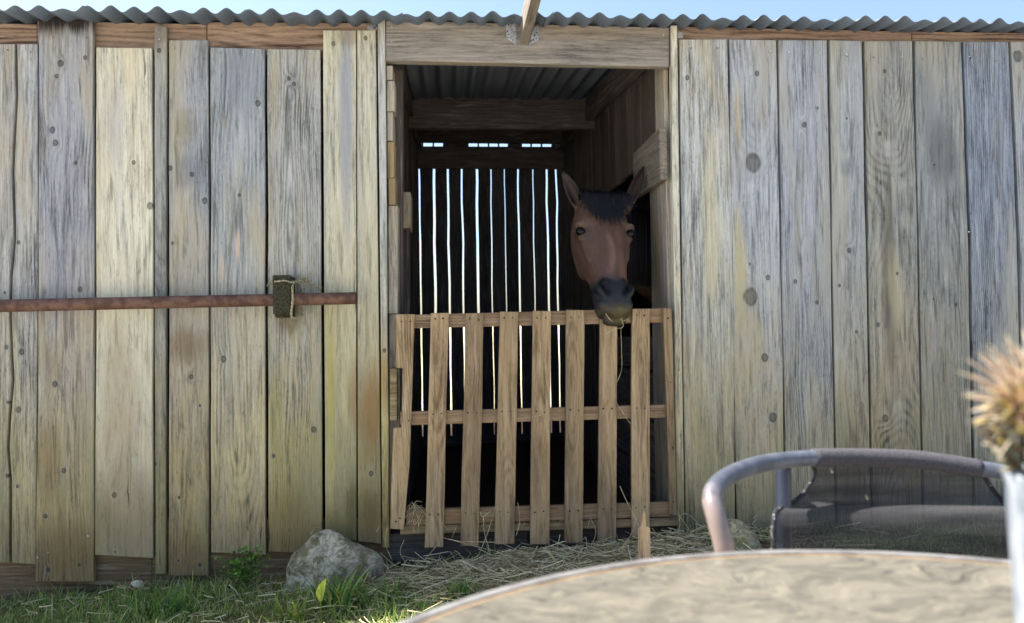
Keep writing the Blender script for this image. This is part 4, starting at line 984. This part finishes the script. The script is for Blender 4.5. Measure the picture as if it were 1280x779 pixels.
tuft('grass_tuft', 520, 690, -.10, 40, .10, .005, [(60, 86, 60), (150, 150, 110)], [2, 1], 'thin green and dry tuft under the left foot of the gate', 'grass tuft', .03)
tuft('grass_tuft', 212, 745, -.30, 130, .13, .006, G, [4, 3, 4, .3], 'thick green tuft below the narrow plank and its neighbour', 'grass tuft', .06)
tuft('grass_tuft', 640, 695, -.12, 34, .09, .005, [(64, 90, 60), (150, 150, 110)], [2, 1], 'small green tuft under the middle gate slats', 'grass tuft', .05)
tuft('grass_tuft', 880, 690, -.14, 40, .10, .005, [(74, 100, 66), (170, 166, 120)], [2, 1.5], 'thin tuft between the doorway and the small tan rock', 'grass tuft', .05)
def yellow_leaf():
    c = at(401, 752, -.50); bm = bmesh.new(); n = 10; rows = []
    for i in range(n+1):
        t = i/n; ww = .014*math.sin(math.pi*min(1, t*.93+.05))**.8+.0008; yy = -.012*math.sin(t*2); xx = .02*t*t-.004*math.sin(t*3)
        rows.append([bm.verts.new((xx-ww, yy, .085*t)), bm.verts.new((xx, yy+.005, .085*t)), bm.verts.new((xx+ww, yy, .085*t))])
    for i in range(n):
        for k in range(2): bm.faces.new((rows[i][k], rows[i][k+1], rows[i+1][k+1], rows[i+1][k]))
    tube_bm(bm, [(0, 0, -.06), (0, 0, 0), (.004, -.008, .05)], .0012, 5)
    N = NT('yellow_leaf'); X, Y, Z = N.xyz(N.obj()); v = N.noise(N.v('MULTIPLY', N.obj(), (200, 200, 12)), 1., 3.)
    m = N.done(N.mix(N.rng(v, .35, .65), lin(206, 204, 92), lin(148, 172, 70)), .6)
    tag(bm_obj('leaf', bm, m, None, c, True), 'single upright yellow leaf in the grass in front of the boulder', 'leaf')
yellow_leaf()
def weed():
    c = at(308, 715, -.07); c.z = hills(c.x, -.07); root = empty('leafy_weed', c); tag(root, 'small leafy green weed growing up the plank foot left of the boulder', 'weed')
    bm = bmesh.new(); rr = random.Random(9); V, F, C = [], [], []
    cols = [lin(*q) for q in ((96, 132, 52), (70, 106, 44), (120, 152, 66), (52, 84, 40))]
    for i in range(13):
        e = Vector((rr.uniform(-.09, .09), rr.uniform(-.10, .0), rr.uniform(.08, .19))); p1 = e*.5+Vector((0, 0, .03)); P = smooth_path([(0, 0, 0), p1, e], 5)
        tube_bm(bm, P, .0015, 5)
        for j in range(24):
            p = P[rr.randrange(3, len(P))]+Vector((rr.gauss(0, .014), rr.gauss(0, .012), rr.gauss(0, .012))); p.y = min(p.y, .05)
            s = rr.uniform(.007, .015); u = Vector((rr.gauss(0, 1), rr.gauss(0, 1), rr.gauss(0, .7))).normalized(); v = u.cross(Vector((rr.gauss(0, .5), -1, rr.gauss(.6, .5)))).normalized(); w2 = u.cross(v)
            i0 = len(V); V += [tuple(p), tuple(p+u*s*.6+v*s*.5+w2*s*.15), tuple(p+u*s*1.4), tuple(p+u*s*.6-v*s*.5+w2*s*.15)]; F.append((i0, i0+1, i0+2, i0+3)); C += [cols[rr.randrange(4)]]*4
    bm_obj('stem', bm, mat_simple('weed_stem', lin(96, 116, 60), lin(70, 90, 46)), root, c)
    link('foliage', np_mesh('foliage', V, F, C), M_leaf, root, c)
weed()
def straw_bunch(name, c, n, ln, label, spread=(.03, .01, .01), dirs=None):
    bm = bmesh.new(); rr = random.Random(int(abs(c.x)*1000))
    for i in range(n):
        p = Vector([rr.gauss(0, s) for s in spread]); d = Vector((rr.uniform(-1, 1), rr.uniform(-.5, .1), rr.uniform(-.6, .35))).normalized()*rr.uniform(.4, 1)*ln
        tube_bm(bm, [p-d*.5, p+Vector((0, 0, .01)), p+d*.5+Vector((0, -.0, -.01))], .0013, 4)
    tag(bm_obj(name, bm, M_stalk, None, c), label, 'straw', kind='stuff')
straw_bunch('straw_wisps', at(520, 642, -.035), 46, .10, 'wisps of straw caught at the lower left corner of the gate', (.022, .006, .02))
straw_bunch('straw_wisps', at(650, 652, -.03), 34, .11, 'wisps of straw lying along the bottom rail of the gate', (.35, .004, .004))
for pts, lab in (([(693, 512), (672, 520), (645, 524)], 'single straw lying on the middle rail of the gate'), ([(776, 409), (777, 440), (777, 462), (771, 478)], 'long straw hanging down beside the second slat from the right'), ([(770, 503), (778, 515), (788, 530)], 'short straw poking down across the right end of the middle rail')):
    P = [at(a, b, -.067) for a, b in pts]; tag(tube('straw_stalk', smooth_path(P, 4), .0010, M_stalk, None, 5), lab, 'straw')
P = [[at(757, 392, -.25), at(762, 399, -.26), at(766, 402, -.25)], [at(776, 398, -.22), at(779, 406, -.23), at(777, 410, -.25), at(770, 411, -.26), at(758, 417, -.27)], [at(779, 402, -.22), at(784, 400, -.24), at(788, 402, -.24)]]
tag(bm_obj('hay_wisp', stalk_bm(P, P[0][0], .0018), M_stalk, None, P[0][0]), 'few stalks of hay hanging from the mouth of the horse', 'hay')
def stake():
    q = at(806, 690, -.42); zb = hills(q.x, -.42)-.03
    def Z(px, py): v = at(px, py, -.42); return (v.x-q.x, v.z)
    prof = [(798.5, 720), (799, 662), (802.5, 657), (804.5, 641), (806.5, 640), (808, 658), (812.5, 660), (813.5, 720)]
    bm = bmesh.new(); f = []; b = []
    for a, c in prof:
        x, z = Z(a, c); z = max(z, zb); f.append(bm.verts.new((x, 0, z-zb))); b.append(bm.verts.new((x+.001, .022, z-zb-.003)))
    bm.faces.new(f); bm.faces.new(b[::-1])
    for i in range(len(f)): bm.faces.new((f[i], b[i], b[(i+1) % len(f)], f[(i+1) % len(f)]))
    tag(bm_obj('wooden_stake', bm, M_pale, None, (q.x, -.42, zb)), 'short splintered pale wooden stake standing in front of the gate', 'stake')
stake()

# ================================================================== TABLE
TZ = .72; tcx = Vector((.4135, -2.893, 0)); TR_ = .682
def table():
    root = empty('garden_table', (tcx.x, tcx.y, 0)); tag(root, 'round garden table with mottled tan top and pale metal rim, in the foreground', 'table')
    c = Vector((tcx.x, tcx.y, TZ))
    def ring(r0, r1, z0, z1, name, m, ns=160):
        bm = bmesh.new(); rows = []
        for i in range(ns):
            a = 2*math.pi*i/ns; ca, sa = math.cos(a), math.sin(a)
            rows.append([bm.verts.new((r*ca, r*sa, z)) for r, z in ((r0, z0), (r1, z0), (r1+.002, (z0+z1)/2), (r1, z1-.001), (r1-.002, z1), (r0+.001, z1), (r0, z1-.001))])
        for i in range(ns):
            A, B_ = rows[i], rows[(i+1) % ns]
            for k in range(7): bm.faces.new((A[k], A[(k+1) % 7], B_[(k+1) % 7], B_[k]))
        return bm_obj(name, bm, m, root, c, False)
    ring(TR_-.016, TR_, -.022, .002, 'rim', mat_simple('pale_rim_metal', lin(116, 115, 114), lin(94, 92, 91), 18., .45, .2))
    ring(TR_-.024, TR_-.0165, -.012, .0005, 'rim_reflection', mat_simple('reflection_tan', lin(124, 106, 84), lin(100, 84, 66), 18., .7))  # thin tan ring: a reflection along the rim painted as its colour
    bm = bmesh.new(); bmesh.ops.create_cone(bm, cap_ends=True, segments=160, radius1=TR_-.0245, radius2=TR_-.0245, depth=.008)
    for v in bm.verts: v.co.z -= .004
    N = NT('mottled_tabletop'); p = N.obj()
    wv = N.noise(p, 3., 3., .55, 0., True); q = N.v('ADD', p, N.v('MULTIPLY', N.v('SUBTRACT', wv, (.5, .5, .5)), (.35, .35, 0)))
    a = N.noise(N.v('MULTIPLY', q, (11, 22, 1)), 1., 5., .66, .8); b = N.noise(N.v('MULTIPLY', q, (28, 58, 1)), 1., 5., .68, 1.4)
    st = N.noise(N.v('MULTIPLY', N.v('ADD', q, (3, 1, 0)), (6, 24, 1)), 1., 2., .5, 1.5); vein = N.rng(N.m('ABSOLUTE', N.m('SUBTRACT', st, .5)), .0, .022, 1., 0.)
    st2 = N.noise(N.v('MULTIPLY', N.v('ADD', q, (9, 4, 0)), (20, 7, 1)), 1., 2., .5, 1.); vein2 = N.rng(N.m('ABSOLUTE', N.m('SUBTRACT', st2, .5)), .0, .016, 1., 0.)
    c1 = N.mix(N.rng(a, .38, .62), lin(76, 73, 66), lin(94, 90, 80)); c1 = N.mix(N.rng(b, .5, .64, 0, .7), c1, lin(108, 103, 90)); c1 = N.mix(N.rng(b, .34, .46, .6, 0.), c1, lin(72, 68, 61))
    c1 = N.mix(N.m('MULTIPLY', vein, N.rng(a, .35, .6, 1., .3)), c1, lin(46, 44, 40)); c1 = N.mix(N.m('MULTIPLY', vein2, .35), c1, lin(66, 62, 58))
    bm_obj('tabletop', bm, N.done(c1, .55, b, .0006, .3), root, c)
    for k in range(4):
        a = R(45+90*k); e = Vector((math.cos(a), math.sin(a), 0)); b0 = Vector((tcx.x, tcx.y, 0))
        tube('leg', smooth_path([b0+e*.50+Vector((0, 0, .695)), b0+e*.46+Vector((0, 0, .40)), b0+e*.52+Vector((0, 0, .015))], 6), .014, M_tube, root, 12)
    bm = bmesh.new(); tube_bm(bm, [Vector((math.cos(t*math.pi/16)*.46, math.sin(t*math.pi/16)*.46, .40)) for t in range(32)], .008, 8, closed=True)
    bm_obj('brace_ring', bm, M_tube, root, (tcx.x, tcx.y, 0), True)
table()

# ================================================================== CHAIR
def chair():
    base = atd(1130, 600, 1.30); base.z = 0; root = empty('garden_chair', base)
    tag(root, 'dark grey tube garden chair with a black mesh sling back, behind the table', 'chair')
    arm = [(909, 722, 1.165), (908, 700, 1.165), (903, 675, 1.165), (894, 642, 1.175), (890, 622, 1.195), (899, 604, 1.235), (924, 589, 1.30), (962, 578, 1.385), (1018, 572.5, 1.44), (1080, 572, 1.465), (1150, 575, 1.465), (1225, 586, 1.455), (1264, 593, 1.435), (1330, 605, 1.37), (1392, 625, 1.28), (1410, 650, 1.20), (1404, 690, 1.17), (1396, 730, 1.165)]
    P = [atd(*a) for a in arm]
    lf = P[0].copy(); lf.z = 0; rf = P[-1].copy(); rf.z = 0
    full = [lf+Vector((-.02, -.02, .01)), lf.lerp(P[0], .5)] + P + [rf.lerp(P[-1], .5), rf+Vector((.02, -.02, .01))]
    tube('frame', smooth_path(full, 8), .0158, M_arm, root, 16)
    # rear posts run on down as the back legs
    posts = []
    for (a, b, d0) in (((979, 580), (980, 702), 1.43), ((1264, 592), (1263, 702), 1.43)):
        t = atd(*a, d0+.01); m_ = atd(*b, d0-.02); f = m_+(m_-t)*2.; f.z = .01; k = Vector((m_.x, m_.y, .43))
        back = Vector((F_.x, F_.y, 0)).normalized()
        pts = smooth_path([t, m_, k, Vector((k.x, k.y, .01))+back*.08], 8); tube('leg', pts, .0150, M_tube, root, 14); posts.append((t, m_, k))
    fwd = -Vector((F_.x, F_.y, 0)).normalized(); lat = Vector((R_.x, R_.y, 0)).normalized()
    for (t, m_, k), ft in ((posts[0], lf), (posts[1], rf)):
        tube('seat_rail', [k, Vector((ft.x, ft.y, .43))], .012, M_tube, root, 10)
    tube('seat_rail', [Vector((lf.x, lf.y, .43)), Vector((rf.x, rf.y, .43))], .012, M_tube, root, 10)
    # sling
    Lp = [(1015, 577, 1.452), (1018, 590, 1.452), (1013, 604, 1.45), (1002, 619, 1.445), (987, 631, 1.43), (970, 639, 1.40), (967, 660, 1.385), (967, 700, 1.38), (969, 760, 1.38), (975, 830, 1.36)]
    Rp = [(1223, 586, 1.452), (1232, 598, 1.452), (1239, 609, 1.45), (1248, 621, 1.445), (1257, 632, 1.43), (1264, 640, 1.40), (1268, 660, 1.385), (1268, 700, 1.38), (1266, 760, 1.38), (1262, 830, 1.36)]
    L = smooth_path([atd(*a) for a in Lp], 3); Rr = smooth_path([atd(*a) for a in Rp], 3)
    nU = 26; V, F = [], []; seat = []
    for l, r in zip(L, Rr):
        for k in range(nU+1):
            t = k/nU; V.append(l.lerp(r, t)-fwd*.012*math.sin(math.pi*t))
    nv = len(L)
    for q in range(1, 9):       # the seat carries on forwards
        t = q/8; l = L[-1].lerp(Vector((lf.x+.02, lf.y, .435)), t); r = Rr[-1].lerp(Vector((rf.x-.02, rf.y, .435)), t)
        for k in range(nU+1): s = k/nU; V.append(l.lerp(r, s)+Vector((0, 0, -.015*math.sin(math.pi*s)*math.sin(math.pi*t))))
    nv += 8
    for i in range(nv-1):
        for k in range(nU): a = i*(nU+1)+k; F.append((a, a+1, a+nU+2, a+nU+1))
    N = NT('black_mesh_fabric'); p = N.obj(); X, Y, Z = N.xyz(p)
    fine = N.m('SINE', N.m('MULTIPLY', Z, 6.283/.0031)); fx = N.m('SINE', N.m('MULTIPLY', X, 6.283/.0034))
    cl = N.noise(N.v('MULTIPLY', p, (4, 4, 60)), 1., 3., .6); sm = N.noise(p, 9., 4., .6)
    c = N.mix(N.rng(cl, .35, .7), lin(56, 55, 58), lin(30, 30, 35)); c = N.mix(N.rng(sm, .5, .7, 0, .5), c, lin(66, 63, 62)); N.done(c, .75, fine, .0003, .3)
    al = N.m('ADD', N.m('MULTIPLY', fine, .13), N.m('ADD', N.m('MULTIPLY', fx, .08), .75)); al = N.m('ADD', al, N.m('MULTIPLY', N.m('SUBTRACT', cl, .5), .5), clamp=True)
    N.put(N.b.inputs['Alpha'], al)
    me = np_mesh('mesh_sling', [tuple(v-base) for v in V], F); link('mesh_sling', me, N.mat, root, base, True)
    Mw = mat_simple('mesh_weave_wrap', lin(78, 76, 80), lin(48, 47, 54), 420., .8, 0, .0008)
    top = smooth_path([atd(1016, 572.5, 1.44), atd(1080, 572, 1.465), atd(1150, 575, 1.465), atd(1224, 585.8, 1.455)], 8)
    tube('sling_sleeve', top, .0180, Mw, root, 16)
    Mp = mat_simple('sling_edging', lin(34, 34, 40), lin(170, 168, 162), 130., .8, 0, .001, .3, .60, .64)
    tube('edging', L[:26], .0046, Mp, root, 8); tube('edging', Rr[:26], .0046, Mp, root, 8)
    for (a, b) in ((1038, 586), (1082, 619)):
        q = atd(a, b, 1.435); tube('lint', [q, q+Vector((.004, 0, -.008))], .0022, M_rope, root, 6)
chair()

# ================================================================== VASE AND DRIED FLOWERS
def vase():
    c = atd(1328, 640, .62); c.z = TZ+.002; zt = atd(1320, 592, .62).z-c.z
    bm = bmesh.new(); ns = 96; rows = []
    prof = [(.0, .030), (.004, .0335), (.05, .0350), (.12, .0368), (zt-.012, .0395), (zt-.003, .0412), (zt, .0405), (zt-.004, .0375), (.05, .032), (.01, .028), (.008, .001)]
    for z, r in prof:
        rows.append([bm.verts.new(((r*(1+.018*math.sin(12*a+z*20)))*math.cos(a), (r*(1+.018*math.sin(12*a+z*20)))*math.sin(a), z)) for a in [2*math.pi*k/ns for k in range(ns)]])
    for i in range(len(rows)-1):
        for k in range(ns): bm.faces.new((rows[i][k], rows[i][(k+1) % ns], rows[i+1][(k+1) % ns], rows[i+1][k]))
    bm.faces.new(rows[0][::-1]); bm.faces.new(rows[-1])
    N = NT('pale_blue_vase'); n = N.noise(N.v('MULTIPLY', N.obj(), (60, 60, 14)), 1., 3., .6, .6)
    m = N.done(N.mix(N.rng(n, .38, .62), lin(150, 156, 162), lin(112, 120, 130)), .3, n, .001, .5)
    tag(bm_obj('vase', bm, m, None, c, True), 'ribbed pale blue vase on the table at the right edge', 'vase')
    # flower: one thing, heads of stiff bracts over a brown seed body
    h = c+Vector((0, 0, zt)); root = empty('dried_flower', h); tag(root, 'spiky orange and cream dried flower head standing in the pale vase', 'flower')
    tube('stem', [h+Vector((0, 0, -.15)), h+Vector((-.004, 0, .0)), h+Vector((-.008, 0, .03))], .004, mat_simple('flower_stem', lin(110, 98, 62), lin(80, 70, 44)), root, 8)
    rr = random.Random(21); V, F, C = [], [], []
    def spike(p, d, ln, w_, c0, c1):
        d = d.normalized(); u = d.cross(Vector((.3, .2, 1))).normalized(); v = d.cross(u); i0 = len(V)
        for t, ww, cc in ((0, w_*.6, c0), (.35, w_, c0), (.75, w_*.7, c1), (1, w_*.1, c1)):
            for k in range(4):
                a = k*math.pi/2; V.append(tuple(p-h+d*ln*t+(u*math.cos(a)+v*math.sin(a)*.5)*ww)); C.append(cc)
        for s in range(3):
            for k in range(4): a = i0+s*4+k; b = i0+s*4+(k+1) % 4; F.append((a, b, b+4, a+4))
    cream, peach, orange, pink, yel, olive, brown = [lin(*q) for q in ((212, 200, 178), (204, 180, 156), (192, 154, 126), (186, 150, 138), (200, 180, 104), (112, 104, 66), (98, 82, 70))]
    heads = [(atd(1292, 505, .62), .030, 150, [(peach, cream), (orange, peach), (pink, peach)]), (atd(1274, 508, .60), .016, 60, [(yel, cream), (orange, yel)]), (atd(1330, 484, .62), .030, 150, [(peach, cream), (pink, peach), (yel, cream)]), (atd(1352, 505, .63), .028, 120, [(peach, cream), (orange, peach)])]
    for hc, rad, n, cs in heads:
        for i in range(n):
            d = Vector((rr.gauss(0, 1), rr.gauss(0, 1), rr.gauss(.25, 1))).normalized(); cc = rr.choice(cs); spike(hc+d*rad*.35, d, rad*rr.uniform(.75, 1.75), rad*rr.uniform(.04, .075), cc[0], cc[1])
    for (a, b, d1, ln) in ((1245, 470, (-1, 0, .55), .036), (1240, 480, (-1, 0, .40), .040), (1240, 493, (-1, -.1, .10), .034), (1252, 462, (-.9, 0, .65), .032), (1270, 452, (-.45, 0, .9), .03), (1244, 505, (-1, 0, -.1), .028), (1285, 450, (-.2, .1, 1), .03), (1262, 458, (-.7, .2, .8), .03)):
        spike(atd(a+7, b+4, .61), Vector(d1), ln, .0026, peach, cream)
    for i in range(520):            # body of short brown bracts below the heads
        t = rr.random(); a = rr.uniform(0, 6.283); rad = .014+.028*math.sin(math.pi*min(1, .15+t*.75)); p = h+Vector((-.020+.012*(1-t), 0, .002+.062*t))+Vector((math.cos(a), math.sin(a), 0))*rad*.8
        spike(p, Vector((math.cos(a), math.sin(a), rr.uniform(-.2, .9))), rr.uniform(.008, .018), .0022, rr.choice([olive, brown, brown]), rr.choice([olive, yel, cream, brown]))
    link('bracts', np_mesh('bracts', V, F, C), mat_leaf('flower_bracts', .25, .7), root, h)
vase()
